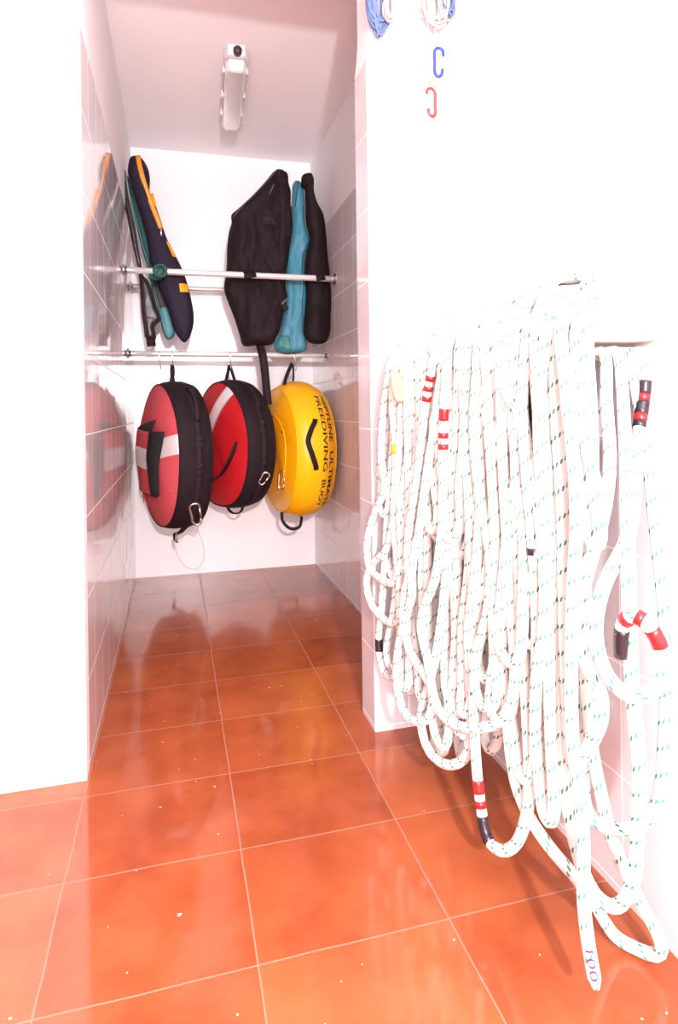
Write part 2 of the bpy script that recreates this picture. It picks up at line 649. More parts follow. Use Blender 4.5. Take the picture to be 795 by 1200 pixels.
struct('floor', box_vf(-2.6, 1.0, -2.2, 4.05, -0.06, 0.0), MAT['floor'])
struct('ceiling', box_vf(-2.6, 1.0, -2.2, 4.05, ZC, ZC + 0.06), MAT['ceiling_paint'])
struct('wall_back', box_vf(XL - 0.05, XR + 0.05, YB, YB + 0.08, 0.0, ZC), MAT['wall_back'])
struct('wall_left', box_vf(XL - 0.06, XL, YF + 0.06, YB, 0.0, ZC), MAT['wall_y'])
struct('wall_front_left', box_vf(-2.6, XL, YF, YF + 0.06, 0.0, ZC), MAT['wall_x'])
struct('wall_right', box_vf(XR, XR + 0.06, -2.2, YB, 0.0, ZC), MAT['wall_y'])
# the stub of wall beside the opening: tiled skin up to head height, rounded plaster edge above it
sec = [(XP, YP0 + 0.004), (XP, YP1), (XR, YP1), (XR, YP0), (XP + 0.004, YP0)]
V, Fc = [], []
for z in (0.0, VT + 0.012):
    V += [(x, y, z) for x, y in sec]
n = len(sec)
for k in range(n):
    Fc.append([k, (k + 1) % n, n + (k + 1) % n, n + k][::-1])
Fc += [list(range(n)), list(range(n, 2 * n))[::-1]]
skin = (V, Fc)
V, Fc = [], []
o_ = 0.011
rings = [(VT + 0.008, 0.001), (VT + 0.03, 0.003), (VT + 0.07, 0.0075), (VT + 0.12, o_), (ZC, o_)]
for z, q in rings:
    V += [(XP + q, YP0 + q * .6, z), (XP + q, YP1 - 0.002, z), (XR, YP1 - 0.002, z), (XR, YP0 + q * .6, z)]
for i in range(len(rings) - 1):
    for k in range(4):
        k2 = (k + 1) % 4
        Fc.append([i * 4 + k, i * 4 + k2, i * 4 + 4 + k2, i * 4 + 4 + k][::-1])
struct('wall_front_right', join(skin, (V, Fc)), MAT['wall_x'])
struct('wall_front_top', box_vf(XL - 0.01, XP + 0.02, YF + 0.03, YP1 - 0.004, 2.445, ZC), MAT['plaster'])

# ------------------------------------------------------------------ steel rails across the alcove
def rail(Y, z, r, label):
    e = empty('hanging_rail', ((XL + XR) / 2, Y, z), label=label, cat='rail', group='steel rails across the alcove')
    V, Fc = tube_vf([(XL + (XR - XL) * i / 6, Y, z) for i in range(7)], r, 16)
    obj('rail_tube', V, Fc, MAT['chrome'], e)
    for x0, s in ((XL, 1), (XR, -1)):
        V, Fc = tube_vf([(x0 + s * 0.0005, Y, z), (x0 + s * 0.004, Y, z), (x0 + s * 0.005, Y, z), (x0 + s * 0.016, Y, z)],
                        [r * 1.9, r * 1.85, r * 1.3, r * 1.22], 20)
        obj('end_socket', V, Fc, MAT['steel'], e)
    return e


rail(3.30, 1.726, 0.0165, 'upper steel rail passing in front of the hanging bags')
rail(3.785, 1.737, 0.016, 'upper steel rail behind the bags, close to the back wall')
rail(3.52, 1.322, 0.0150, 'lower steel rail from which the three round buoys hang')

# ------------------------------------------------------------------ ceiling lamp
lx, ly0, ly1 = 0.292, 2.715, 3.37
lamp = empty('ceiling_lamp', (lx, (ly0 + ly1) / 2, ZC), label='long sealed fluorescent ceiling lamp with clear cover, switched off', cat='lamp')


def tray(w0, w1, z0, z1, y0, y1, nose):
    """elongated tray with chamfered ends; w half widths at z0 (top) and z1 (bottom)"""
    def ring(w, z, dy):
        return [(lx - w, y0 + nose + dy, z), (lx - w * .72, y0 + dy, z), (lx + w * .72, y0 + dy, z), (lx + w, y0 + nose + dy, z),
                (lx + w, y1 - nose - dy, z), (lx + w * .62, y1 - dy, z), (lx - w * .62, y1 - dy, z), (lx - w, y1 - nose - dy, z)]
    rs = [ring(w0, z0, 0), ring(w0 * 1.0, z0 + (z1 - z0) * .55, 0.003), ring((w0 + w1) / 2 * 1.02, z0 + (z1 - z0) * .9, 0.012), ring(w1, z1, 0.022)]
    V, Fc = [], []
    for r in rs: V += r
    for i in range(3):
        for k in range(8):
            k2 = (k + 1) % 8
            Fc.append([i * 8 + k, i * 8 + k2, i * 8 + 8 + k2, i * 8 + 8 + k])
    Fc += [list(range(8))[::-1], list(range(24, 32))]
    return V, Fc


V, Fc = tray(0.052, 0.050, ZC - 0.001, ZC - 0.046, ly0, ly1, 0.03)
obj('housing', V, Fc, MAT['housing'], lamp, smooth=False)
V, Fc = tray(0.047, 0.034, ZC - 0.047, ZC - 0.094, ly0 + 0.035, ly1 - 0.004, 0.03)
obj('diffuser', V, Fc, MAT['diffuser'], lamp, smooth=False)
V, Fc = tube_vf([(lx, ly0 + 0.10, ZC - 0.062), (lx, ly1 - 0.06, ZC - 0.062)], 0.0135, 16)
obj('lamp_tube', V, Fc, MAT['tube'], lamp)
V, Fc = box_vf(lx - 0.024, lx + 0.024, ly0 + 0.05, ly0 + 0.11, ZC - 0.080, ZC - 0.049, 0.006)
obj('lamp_holder', V, Fc, MAT['tube'], lamp)
V, Fc = tube_vf([(lx + 0.004, ly0 + 0.012, ZC - 0.028), (lx + 0.004, ly0 - 0.012, ZC - 0.030), (lx + 0.004, ly0 - 0.020, ZC - 0.031)], [0.019, 0.019, 0.015], 18)
obj('cable_gland', V, Fc, MAT['gland'], lamp)
for s in (-1, 1):
    for yy in (ly0 + 0.13, (ly0 + ly1) / 2 + 0.02, ly1 - 0.12):
        V, Fc = box_vf(lx + s * 0.052 - 0.006, lx + s * 0.052 + 0.006, yy - 0.012, yy + 0.012, ZC - 0.062, ZC - 0.030, 0.003)
        obj('cover_clip', V, Fc, MAT['diffuser'], lamp)


lamp.rotation_euler = (0, 0, math.radians(-2.6))

# ------------------------------------------------------------------ round diving buoys
class Buoy:
    def __init__(self, name, label, px, py, Y, R, half, phi, bulge, face_mat, rim_mat, rim_round=0.5, tilt=0.0, rim_in=0.955):
        c = atY(px, py, Y)
        self.e = empty(name, c, phi, label, 'buoy', 'buoys hanging from the lower rail')
        self.e.rotation_euler = (tilt, 0, phi)
        self.R, self.h, self.b = R, half, bulge
        self.rr = rim_round
        self.pw = 3.6
        self.ri = R * rim_in
        self.face_mat, self.rim_mat = face_mat, rim_mat
        bpy.context.view_layer.update()

    def wob(self, t, r):
        return 1 + 0.012 * math.sin(3 * t + self.R * 40) + 0.008 * math.sin(5 * t + 1.3)

    def face_a(self, r, t=0):
        q = min(r / self.ri, 1)
        return self.h + self.b * (1 - q**self.pw) + 0.004 * math.sin(4 * t + q * 5) * q * (1 - q) * 4

    def rim_r(self, a):
        q = abs(a) / self.h
        return self.ri + (self.R - self.ri) * (1 - q ** (2.0 + 2 * (1 - self.rr)))

    def rim_p(self, a, t, lift=0.0):
        r = self.rim_r(a) * self.wob(t, 0) + lift
        return Vector((a, r * math.sin(t), r * math.cos(t)))

    def face_p(self, y, z, lift=0.0, side=-1):
        r = math.hypot(y, z)
        t = math.atan2(y, z)
        k = self.wob(t, 0)
        return Vector((side * (self.face_a(r / k, t) + lift), y, z))

    def build(self):
        seg = 96
        for side, nm in ((-1, 'face_panel'), (1, 'back_panel')):
            V, Fc = [Vector((side * self.face_a(0), 0, 0))], []
            nr = 14
            for i in range(1, nr + 1):
                q = i / nr
                for k in range(seg):
                    t = 2 * PI * k / seg
                    r = self.ri * q
                    rw = r * self.wob(t, 0)
                    V.append(Vector((side * self.face_a(r, t), rw * math.sin(t), rw * math.cos(t))))
            for k in range(seg):
                Fc.append([0, 1 + k, 1 + (k + 1) % seg])
            for i in range(nr - 1):
                for k in range(seg):
                    k2 = (k + 1) % seg
                    Fc.append([1 + i * seg + k, 1 + (i + 1) * seg + k, 1 + (i + 1) * seg + k2, 1 + i * seg + k2])
            obj(nm, V, Fc, self.face_mat, self.e, local=True)
        V, Fc = [], []
        na = 16
        for i in range(na + 1):
            a = -self.h + 2 * self.h * i / na
            for k in range(seg):
                V.append(self.rim_p(a, 2 * PI * k / seg))
        for i in range(na):
            for k in range(seg):
                k2 = (k + 1) % seg
                Fc.append([i * seg + k, i * seg + k2, (i + 1) * seg + k2, (i + 1) * seg + k])
        obj('rim_band', V, Fc, self.rim_mat, self.e, local=True)
        # seam piping on both edges of the rim
        for s in (-1, 1):
            V, Fc = tube_vf([self.rim_p(s * self.h, 2 * PI * k / seg) for k in range(seg)], 0.0042, 8, closed=True)
            obj('seam_piping', V, Fc, self.rim_mat, self.e, local=True)

    def face_patch(self, name, fn, nu, nv, mat, lift=0.002, thick=0.003, parent=None):
        """fn(u,v)->(y,z) on the face"""
        V, Fc = [], []
        for L in (lift, lift - thick - 0.002):
            for i in range(nu + 1):
                for j in range(nv + 1):
                    V.append(self.face_p(*fn(i / nu, j / nv), L))
        n = (nu + 1) * (nv + 1)
        idx = lambda i, j: i * (nv + 1) + j
        for i in range(nu):
            for j in range(nv):
                q = [idx(i, j), idx(i + 1, j), idx(i + 1, j + 1), idx(i, j + 1)]
                Fc.append(q)
                Fc.append([k + n for k in q][::-1])
        for i in range(nu):
            for j in (0, nv):
                Fc.append([idx(i, j), idx(i + 1, j), idx(i + 1, j) + n, idx(i, j) + n])
        for j in range(nv):
            for i in (0, nu):
                Fc.append([idx(i, j), idx(i, j + 1), idx(i, j + 1) + n, idx(i, j) + n])
        return obj(name, V, Fc, mat, self.e, local=True)

    def stripe(self, ang, off, w, mat, name='white_stripe'):
        """band across the face: direction angle ang (0 = along y), offset off along its normal"""
        d = Vector((math.cos(ang), math.sin(ang)))
        nn = Vector((-math.sin(ang), math.cos(ang)))

        def fn(u, v):
            o = off + (v - .5) * w
            L = math.sqrt(max(self.ri**2 - o * o, 0)) * 0.995
            p = d * (-L + 2 * L * u) + nn * o
            return p.x * self.wob(math.atan2(p.x, p.y), 0), p.y * self.wob(math.atan2(p.x, p.y), 0)
        return self.face_patch(name, fn, 40, 8, mat)

    def strap_on_rim(self, name, a, t0, t1, w, mat, lift=0.003, n=24, bow=0.0, parent=None):
        P = []
        for i in range(n + 1):
            t = t0 + (t1 - t0) * i / n
            P.append(self.rim_p(a, t, lift + bow * math.sin(PI * i / n) ** 0.7))
        V, Fc = strap_vf(P, Vector((1, 0, 0)), w, 0.003)
        return obj(name, V, Fc, mat, parent or self.e, local=True)

    def loop(self, name, pts, r, mat, flat=None):
        V, Fc = tube_vf(catmull(pts, 0.006), r, 8, flat=flat)
        return obj(name, V, Fc, mat, self.e, local=True)

    def world(self, p):
        return self.e.matrix_world @ Vector(p)


def D(deg): return math.radians(deg)


# faded red buoy, leftmost
b1 = Buoy('diving_buoy', 'faded red round buoy with a white band hanging nearest the left tiled wall', 204, 533, 3.44, 0.392, 0.083, D(17), 0.050,
          MAT['red_faded'], MAT['black_nylon'], 0.5, tilt=D(-1.0))
b1.build()
b1.stripe(D(-9), 0.012, 0.098, MAT['white_nylon'])
# pocket sleeve standing proud of the face, its mouth dark
def sleeve(b, y0, y1, z0, z1, h):
    V, Fc = [], []
    nu, nv = 12, 14
    for L in (0, 1):
        for i in range(nu + 1):
            for j in range(nv + 1):
                u, v = i / nu, j / nv
                y = y0 + (y1 - y0) * u + 0.03 * math.sin(PI * v) * (1 - u) * .5
                z = z0 + (z1 - z0) * v - 0.02 * u
                lift = h * math.sin(PI * min(1, u * .5 + .0)) ** .8 * (0.55 + .45 * math.sin(PI * (0.15 + .7 * v))) + 0.004 - L * 0.004
                V.append(b.face_p(y, z, lift))
    n = (nu + 1) * (nv + 1)
    idx = lambda i, j: i * (nv + 1) + j
    for i in range(nu):
        for j in range(nv):
            q = [idx(i, j), idx(i + 1, j), idx(i + 1, j + 1), idx(i, j + 1)]
            Fc.append(q)
            Fc.append([k + n for k in q][::-1])
    for i in range(nu):
        for j in (0, nv):
            Fc.append([idx(i, j), idx(i + 1, j), idx(i + 1, j) + n, idx(i, j) + n])
    for j in range(nv):
        for i in (0, nu):
            Fc.append([idx(i, j), idx(i, j + 1), idx(i, j + 1) + n, idx(i, j) + n])
    mi = []
    return V, Fc, idx, nu, nv, n


V, Fc, idx, nu, nv, nn_ = sleeve(b1, 0.33, -0.115, -0.175, 0.150, 0.034)
pocket = obj('pocket_sleeve', V, Fc, MAT['red_faded'], b1.e, local=True)
Vw = []
Fw_ = []
# white band carried across the sleeve
for L in (0.0025, -0.001):
    for i in range(nu + 1):
        for j, v in enumerate((0.40, 0.52, 0.64, 0.72)):
            jj = v * nv
            j0 = int(jj)
            p = Vector(V[idx(i, j0)]).lerp(Vector(V[idx(i, j0 + 1)]), jj - j0)
            Vw.append(p + Vector((-L, 0, 0)))
n4 = (nu + 1) * 4
for i in range(nu):
    for j in range(3):
        q = [i * 4 + j, (i + 1) * 4 + j, (i + 1) * 4 + j + 1, i * 4 + j + 1]
        Fw_.append(q)
        Fw_.append([k + n4 for k in q][::-1])
    for j in (0, 3):
        Fw_.append([i * 4 + j, (i + 1) * 4 + j, (i + 1) * 4 + j + n4, i * 4 + j + n4])
o = obj('white_stripe', Vw, Fw_, MAT['white_nylon'], pocket, local=True)
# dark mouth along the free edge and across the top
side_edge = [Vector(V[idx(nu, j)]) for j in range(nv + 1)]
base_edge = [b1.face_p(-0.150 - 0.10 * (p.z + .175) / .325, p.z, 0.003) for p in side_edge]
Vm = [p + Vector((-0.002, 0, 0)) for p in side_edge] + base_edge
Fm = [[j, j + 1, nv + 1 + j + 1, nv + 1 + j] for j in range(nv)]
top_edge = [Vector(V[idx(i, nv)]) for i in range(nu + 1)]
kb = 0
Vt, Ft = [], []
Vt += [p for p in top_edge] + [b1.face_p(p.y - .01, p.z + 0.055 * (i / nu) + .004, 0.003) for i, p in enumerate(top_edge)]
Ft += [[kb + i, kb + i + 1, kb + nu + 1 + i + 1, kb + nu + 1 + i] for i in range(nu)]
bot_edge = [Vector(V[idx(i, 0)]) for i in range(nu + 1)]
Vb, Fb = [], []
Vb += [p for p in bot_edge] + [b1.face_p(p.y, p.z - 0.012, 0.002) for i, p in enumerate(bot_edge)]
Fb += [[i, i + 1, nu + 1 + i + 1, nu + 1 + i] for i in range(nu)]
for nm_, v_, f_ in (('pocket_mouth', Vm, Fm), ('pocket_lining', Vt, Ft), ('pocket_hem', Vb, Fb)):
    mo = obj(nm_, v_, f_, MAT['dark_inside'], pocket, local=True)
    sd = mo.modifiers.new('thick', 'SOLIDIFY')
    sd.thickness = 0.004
for zz in (0.185, -0.19):
    V, Fc = tube_vf([b1.face_p(y, zz + 0.05 * (y / .3) * -.6, 0.0005) for y in [(-0.30 + i * 0.04) for i in range(16)] if math.hypot(y, zz) < .36], 0.0022, 6)
    obj('seam', V, Fc, MAT['red_faded'], b1.e, local=True)
# rim webbing, handle and keepers
b1.strap_on_rim('rim_webbing', 0.012, D(-12), D(-165), 0.030, MAT['black_web'])
b1.strap_on_rim('carry_handle', 0.012, D(-32), D(-64), 0.026, MAT['black_web'], 0.006, 20, 0.045)
for t in (-18, -25, -74, -79, -94, -99):
    b1.strap_on_rim('webbing_keeper', 0.012, D(t), D(t - 4), 0.044, MAT['black_web'], 0.007, 4)
b1.loop('hanging_loop', [b1.rim_p(-0.02, D(-7), 0), b1.rim_p(-0.004, D(-3), 0.05), b1.rim_p(0, 0, 0.088), b1.rim_p(0.004, D(3), 0.05), b1.rim_p(0.02, D(7), 0)], 0.008, MAT['black_web'], (0.004, 0.011))
b1.loop('bottom_strap', [b1.rim_p(0.01, D(-160), 0.002), b1.rim_p(0.0, D(-168), 0.02), b1.rim_p(-.01, D(-176), 0.035), b1.rim_p(-0.02, D(-172), 0.06), b1.rim_p(-0.02, D(-170), 0.068)], 0.009, MAT['black_web'], (0.005, 0.014))
b1.loop('zip_pull', [b1.face_p(0.27, -0.22, 0.002), b1.face_p(0.275, -0.25, 0.012), b1.face_p(0.275, -0.275, 0.012)], 0.004, MAT['orange_tag'])

# bright red buoy, middle
b2 = Buoy('diving_buoy', 'bright red round buoy with white diagonal stripe hanging left of the yellow buoy', 272, 521, 3.54, 0.362, 0.080, D(22), 0.045,
          MAT['red_bright'], MAT['black_nylon'], 0.55, tilt=D(-2.0))
b2.build()
b2.stripe(D(-47), 0.085, 0.088, MAT['white_nylon'])
P = [b2.face_p(*p, l) for p, l in (((-0.27, 0.02), 0.003), ((-0.235, -0.07), 0.020), ((-0.14, -0.155), 0.026), ((-0.02, -0.19), 0.022), ((0.09, -0.195), 0.003))]
V, Fc = strap_vf(catmull(P, 0.01), Vector((1, .2, .3)), 0.028, 0.006)
obj('face_handle', V, Fc, MAT['black_web'], b2.e, local=True)
P = [b2.face_p(*p, l) for p, l in (((0.22, 0.20), 0.003), ((0.235, 0.165), 0.02), ((0.26, 0.14), 0.003))]
V, Fc = strap_vf(catmull(P, 0.01), Vector((1, .2, .3)), 0.026, 0.006)
obj('face_tab', V, Fc, MAT['black_web'], b2.e, local=True)
b2.strap_on_rim('rim_webbing', 0.008, D(-15), D(-150), 0.028, MAT['black_web'])
b2.strap_on_rim('carry_handle', 0.008, D(-30), D(-58), 0.026, MAT['black_web'], 0.006, 20, 0.020)
for t in (-22, -68, -75, -96, -103):
    b2.strap_on_rim('webbing_keeper', 0.008, D(t), D(t - 5), 0.042, MAT['black_web'], 0.007, 4)
b2.loop('hanging_loop', [b2.rim_p(0.0, D(-8.5), 0), b2.rim_p(0, D(-4), 0.04), b2.rim_p(0, 0, 0.082), b2.rim_p(0, D(4), 0.04), b2.rim_p(0, D(8.5), 0)], 0.008, MAT['black_web'], (0.004, 0.010))
b2.loop('bottom_handle', [b2.rim_p(0.0, D(-193), 0), b2.rim_p(0, D(-190), 0.022), b2.rim_p(0, D(-180), 0.034), b2.rim_p(0, D(-167), 0.022), b2.rim_p(0, D(-162), 0)], 0.008, MAT['black_web'], (0.005, 0.009))

# yellow buoy, right
b3 = Buoy('diving_buoy', 'yellow round buoy with black lettering hanging nearest the right tiled wall', 346, 526, 3.52, 0.388, 0.110, D(9), 0.030,
          MAT['yellow'], MAT['yellow'], 0.75, tilt=D(1.5), rim_in=0.90)
b3.build()
lid = [b3.face_p(0.225 * math.sin(2 * PI * k / 48), 0.225 * math.cos(2 * PI * k / 48) - .02, 0.001) for k in range(48)]
V, Fc = tube_vf(lid, 0.0035, 6, closed=True)
obj('lid_seam', V, Fc, MAT['yellow'], b3.e, local=True)
for y, z in ((-0.16, 0.11), (-0.02, 0.19), (-0.12, -.14)):
    V, Fc = tube_vf([b3.face_p(y, z, -0.002), b3.face_p(y, z, 0.004)], 0.006, 10)
    obj('eyelet', V, Fc, MAT['ink'], b3.e, local=True)
P = [b3.rim_p(a, D(t), l) for a, t, l in ((-0.012, -62, 0.002), (-0.016, -64, 0.010), (-0.05, -71, 0.030), (-0.072, -79, 0.036), (-0.070, -82, .036), (-0.05, -90, 0.028), (-0.024, -99, 0.012), (-0.018, -102, 0.002))]
V, Fc = strap_vf(catmull(P, 0.008), [Vector((1, 0, 0))] * len(catmull(P, 0.008)), 0.026, 0.007)
obj('carry_handle', V, Fc, MAT['black_web'], b3.e, local=True)
b3.loop('hanging_loop', [b3.rim_p(-0.085, D(-9), 0), b3.rim_p(-0.06, D(-5), 0.045), b3.rim_p(-0.02, D(-1), 0.100), b3.rim_p(-0.01, D(1), 0.098), b3.rim_p(0.0, D(3), 0.06), b3.rim_p(0.0, D(4), 0.0)], 0.008, MAT['black_web'], (0.004, 0.011))
b3.loop('bottom_handle', [b3.rim_p(-0.10, D(-172), 0), b3.rim_p(-0.095, D(-172), 0.05), b3.rim_p(-0.05, D(-172), 0.072), b3.rim_p(0.0, D(-172), 0.062), b3.rim_p(0.015, D(-172), 0.03), b3.rim_p(0.012, D(-170), 0.0)], 0.008, MAT['black_web'], (0.006, 0.009))


def text_mesh(body, size, bold=0.0):
    cu = bpy.data.curves.new('lettering', 'FONT')
    cu.body = body
    cu.size = size
    cu.offset = bold
    cu.resolution_u = 3
    ob = bpy.data.objects.new('lettering', cu)
    C.objects.link(ob)
    dg = bpy.context.evaluated_depsgraph_get()
    me = bpy.data.meshes.new_from_object(ob.evaluated_get(dg))
    bm = bmesh.new()
    bm.from_mesh(me)
    bmesh.ops.triangulate(bm, faces=bm.faces[:])
    bmesh.ops.subdivide_edges(bm, edges=[e for e in bm.edges if e.calc_length() > size * .35], cuts=2)
    bm.verts.index_update()
    V = [v.co.copy() for v in bm.verts]
    Fc = [[v.index for v in f.verts] for f in bm.faces]
    bm.free()
    bpy.data.objects.remove(ob)
    bpy.data.meshes.remove(me)
    bpy.data.curves.remove(cu)
    return V, Fc


def rim_text(b, body, a0, t0, t1, hgt):
    V, Fc = text_mesh(body, 1.0, 0.02)
    x0, x1 = min(v.x for v in V), max(v.x for v in V)
    V2 = []
    for v in V:
        t = t0 + (t1 - t0) * (v.x - x0) / (x1 - x0)
        a = a0 + v.y / 0.7 * hgt
        V2.append(b.rim_p(a, t, 0.0022))
    return obj('lettering', V2, Fc, MAT['ink'], b.e, local=True, smooth=False)


for wd_, a_, t0_, t1_ in (('FREEDIVING', 0.022, -38, -104), ('BUOY', 0.022, -111, -138), ('NEPTUNE', 0.060, -36, -80), ('ULTIMATE', 0.060, -88, -140)):
    rim_text(b3, wd_, a_, D(t0_), D(t1_), 0.025)

# S hooks on the lower rail
RZ, RY = 1.322, 3.52


def s_hook(px, py, label, drop):
    c = atY(px, py, RY)
    x = c.x
    r = 0.0165
    pts = [(x, RY + r * math.cos(a), RZ + r * math.sin(a)) for a in [D(-35 + i * 25) for i in range(9)]]
    pts += [(x, RY - r, RZ - 0.02), (x + .002, RY - 0.008, RZ - drop * .55), (x + .004, RY + 0.004, RZ - drop + 0.012), (x + .006, RY - .002, RZ - drop), (x + .008, RY - 0.014, RZ - drop + 0.004), (x + .008, RY - 0.020, RZ - drop + 0.02)]
    V, Fc = tube_vf(catmull(pts, 0.004), 0.0022, 8)
    return tag(obj('s_hook', V, Fc, MAT['steel'], None), label, 'hook', 's hooks on the lower rail')


s_hook(187, 420, 'empty thin steel s-hook on the lower rail, left of the faded red buoy', 0.085)
for b_, lab in ((b1, 'thin steel s-hook holding the faded red buoy on the lower rail'), (b2, 'thin steel s-hook holding the bright red buoy on the lower rail'), (b3, 'thin steel s-hook holding the yellow buoy on the lower rail')):
    tp = b_.world((0, 0, b_.R + 0.08))
    pp = to_px(Vector((tp.x, RY, RZ)))
    s_hook(pp[0], pp[1], lab, max(0.06, RZ - tp.z + 0.012))


def carabiner(c, length, w, ax, side, r, mat, label, gate_mat=None, group=None, open_gate=False):
    """D-shaped snap link: ax = long direction, side = width direction"""
    ax = Vector(ax).normalized()
    side = Vector(side)
    side = (side - ax * side.dot(ax)).normalized()
    e = empty('carabiner', c, 0, label, 'carabiner', group)
    h = length / 2
    pts = [(h * .55, w * .45), (h * .85, w * .40), (h, w * .12), (h * .96, -w * .28), (h * .72, -w * .48), (0, -w * .42), (-h * .75, -w * .36), (-h * .97, -w * .18), (-h, w * .1), (-h * .84, w * .36), (-h * .5, w * .42)]
    V, Fc = tube_vf(catmull([Vector(c) + ax * a + side * s for a, s in pts], 0.004), r, 10)
    obj('body', V, Fc, mat, e)
    V, Fc = tube_vf([Vector(c) + ax * (h * .55) + side * w * .45, Vector(c) + side * w * .45, Vector(c) - ax * (h * .5) + side * w * .42], r * .8, 8)
    obj('gate', V, Fc, gate_mat or MAT['steel'], e)
    return e


p = b1.world(b1.rim_p(0.012, D(-133), 0.02))
carabiner(p, 0.115, 0.05, (-.12, -.3, 0.95), (1, 0, .1), 0.0058, MAT['steel'], 'silver carabiner clipped low on the rim of the faded red buoy')
p = b2.world(b2.rim_p(0.010, D(-118), 0.014))
carabiner(p, 0.07, 0.036, (.5, -.2, 0.75), (1, 0, -.5), 0.0048, MAT['steel'], 'small silver carabiner on the black rim of the bright red buoy')
p = b3.world(b3.face_p(-0.19, -0.15, 0.012))
carabiner(p, 0.095, 0.036, (.1, -.1, 1), (1, -.6, 0), 0.005, MAT['steel'], 'silver carabiner on the lid side of the yellow buoy')
# thin white line looped below the faded buoy
q = b1.world(b1.rim_p(0.02, D(-160), 0.03))
line = [atY(x, y, q.y - 0.02) for x, y in ((225, 596), (231, 618), (238, 638), (239, 655), (230, 667), (218, 664), (208, 650), (206, 634), (207, 620))]
V, Fc = tube_vf(catmull(line, 0.008), 0.0019, 6)
tag(obj('hanging_line', V, Fc, MAT['cord_white']), 'thin white line hanging in a loop below the faded red buoy', 'cord')

# ------------------------------------------------------------------ bags behind the upper front rail
def zL(pts):  # coordinates read in the 4.8x enlargement of the left bags
    return [(90 + x / 4.8, 170 + y / 4.8) for x, y in pts]


def zR(pts):  # 4.417x enlargement of the right bags
    return [(250 + x / 4.417, 190 + y / 4.417) for x, y in pts]


navy = Pillow(zL([(305, 65), (355, 65), (400, 130), (412, 190), (412, 270), (440, 330), (475, 430), (505, 520), (540, 590), (590, 690), (620, 770), (640, 850), (658, 950), (655, 1020), (630, 1090), (605, 1112), (575, 1085), (548, 1040), (525, 960), (500, 890), (470, 820), (440, 750), (412, 660), (405, 580), (390, 500), (362, 400), (330, 300), (303, 210), (287, 160), (290, 110)]),
              lambda x, y: 3.40, 0.040, 13.0, 3.0, 0.008, 14, 1.0)
e = empty('fin_bag', atY(197, 400, 3.41), 0, 'navy long fin bag with orange zip and amber patches, leaning behind the upper rail', 'bag', 'fin bags behind the upper rail')
V, Fc = navy.vf()
obj('bag_body', V, Fc, MAT['navy'], e)
zl = navy.line(zL([(346, 68), (352, 110), (363, 160), (378, 215), (398, 275), (425, 350), (450, 415), (474, 478)]), 0.0035)
V, Fc = strap_vf(zl, Vector((1, 0, .25)), 0.024, 0.003)
z_ = obj('zip', V, Fc, MAT['orange'], e)
V, Fc = strap_vf([p + Vector((0.0, -0.002, 0)) for p in zl[6:]], Vector((1, 0, .25)), 0.006, 0.003)
obj('zip_teeth', V, Fc, simple('pale_zip_teeth', (0.72, 0.45, 0.16), 0.4), z_)
zp = navy.line(zL([(474, 474), (475, 495), (477, 522)]), 0.006)
V, Fc = strap_vf(zp, Vector((1, 0, 0)), 0.010, 0.004)
obj('zip_puller', V, Fc, MAT['steel'], z_)
for poly in ([(412, 279), (430, 281), (450, 352), (438, 350)], [(503, 548), (522, 552), (561, 634), (540, 634)], [(576, 787), (622, 786), (630, 832), (582, 834)]):
    V, Fc = navy.patch(zL(poly), 0.001, 2.0)
    obj('amber_patch', V, Fc, MAT['amber'], e, smooth=False)
V, Fc = tube_vf(navy.line(zL([(300, 130), (330, 230), (362, 330), (400, 440), (430, 560), (470, 690), (510, 800), (550, 930), (592, 1060)]), 0.0), 0.0025, 6)
obj('seam_piping', V, Fc, MAT['navy'], e)

teal = Pillow(zL([(283, 170), (300, 195), (345, 320), (395, 470), (425, 600), (445, 720), (470, 790), (500, 860), (522, 920), (555, 1050), (540, 1085), (515, 1097), (492, 1070), (465, 960), (445, 870), (420, 790), (398, 690), (368, 590), (330, 430), (300, 290)]),
              lambda x, y: 3.535, 0.032, 8.0, 3.0, 0.003, 16, 4.0)
e = empty('fin_bag', atY(198, 397, 3.535), 0, 'dark green and teal narrow fin bag with a grey mesh window, behind the navy bag', 'bag', 'fin bags behind the upper rail')
V, Fc = teal.vf()
obj('bag_body', V, Fc, MAT['teal_dark'], e)
V, Fc = teal.patch(zL([(440, 785), (468, 795), (498, 865), (517, 908), (470, 918), (450, 860)]), 0.001, 2.5)
obj('mesh_window', V, Fc, MAT['mesh_grey'], e)
V, Fc = teal.patch(zL([(468, 922), (518, 912), (550, 1048), (537, 1080), (516, 1092), (495, 1066)]), 0.001, 2.5)
obj('toe_panel', V, Fc, MAT['teal_light'], e)
V, Fc = tube_vf(teal.line(zL([(306, 300), (340, 440), (378, 590), (408, 690), (430, 790), (452, 870), (474, 965), (497, 1060)]), 0.001), 0.003, 6)
obj('edge_piping', V, Fc, MAT['teal_light'], e)
# its strap is looped over the front rail
cxp = atY(186, 319, 3.30)
ring = []
for i in range(15):
    a = D(-200 + i * 27)
    ring.append((cxp.x + 0.012 * math.sin(a * .5) + 0.018 * math.cos(a), 3.30 - 0.030 * math.sin(a) - 0.006, 1.722 + 0.034 * math.cos(a) - 0.006))
st = [Vector((cxp.x - 0.035, 3.50, 1.80)), Vector((cxp.x - 0.03, 3.40, 1.775))] + [Vector(p) for p in ring]
Vs, Fs = strap_vf(catmull(st, 0.008), Vector((1, .1, -.25)), 0.040, 0.004)
k2 = []
for i in range(13):
    a = D(i * 30)
    k2.append((cxp.x + 0.008 + 0.030 * math.cos(a), 3.268 - 0.004 * math.sin(2 * a), 1.722 + 0.030 * math.sin(a)))
V2, F2 = tube_vf(catmull(k2[:-1], 0.006, closed=True), 0.011, 8, closed=True, flat=(0.012, 0.008))
V, Fc = join((Vs, Fs), (V2, F2))
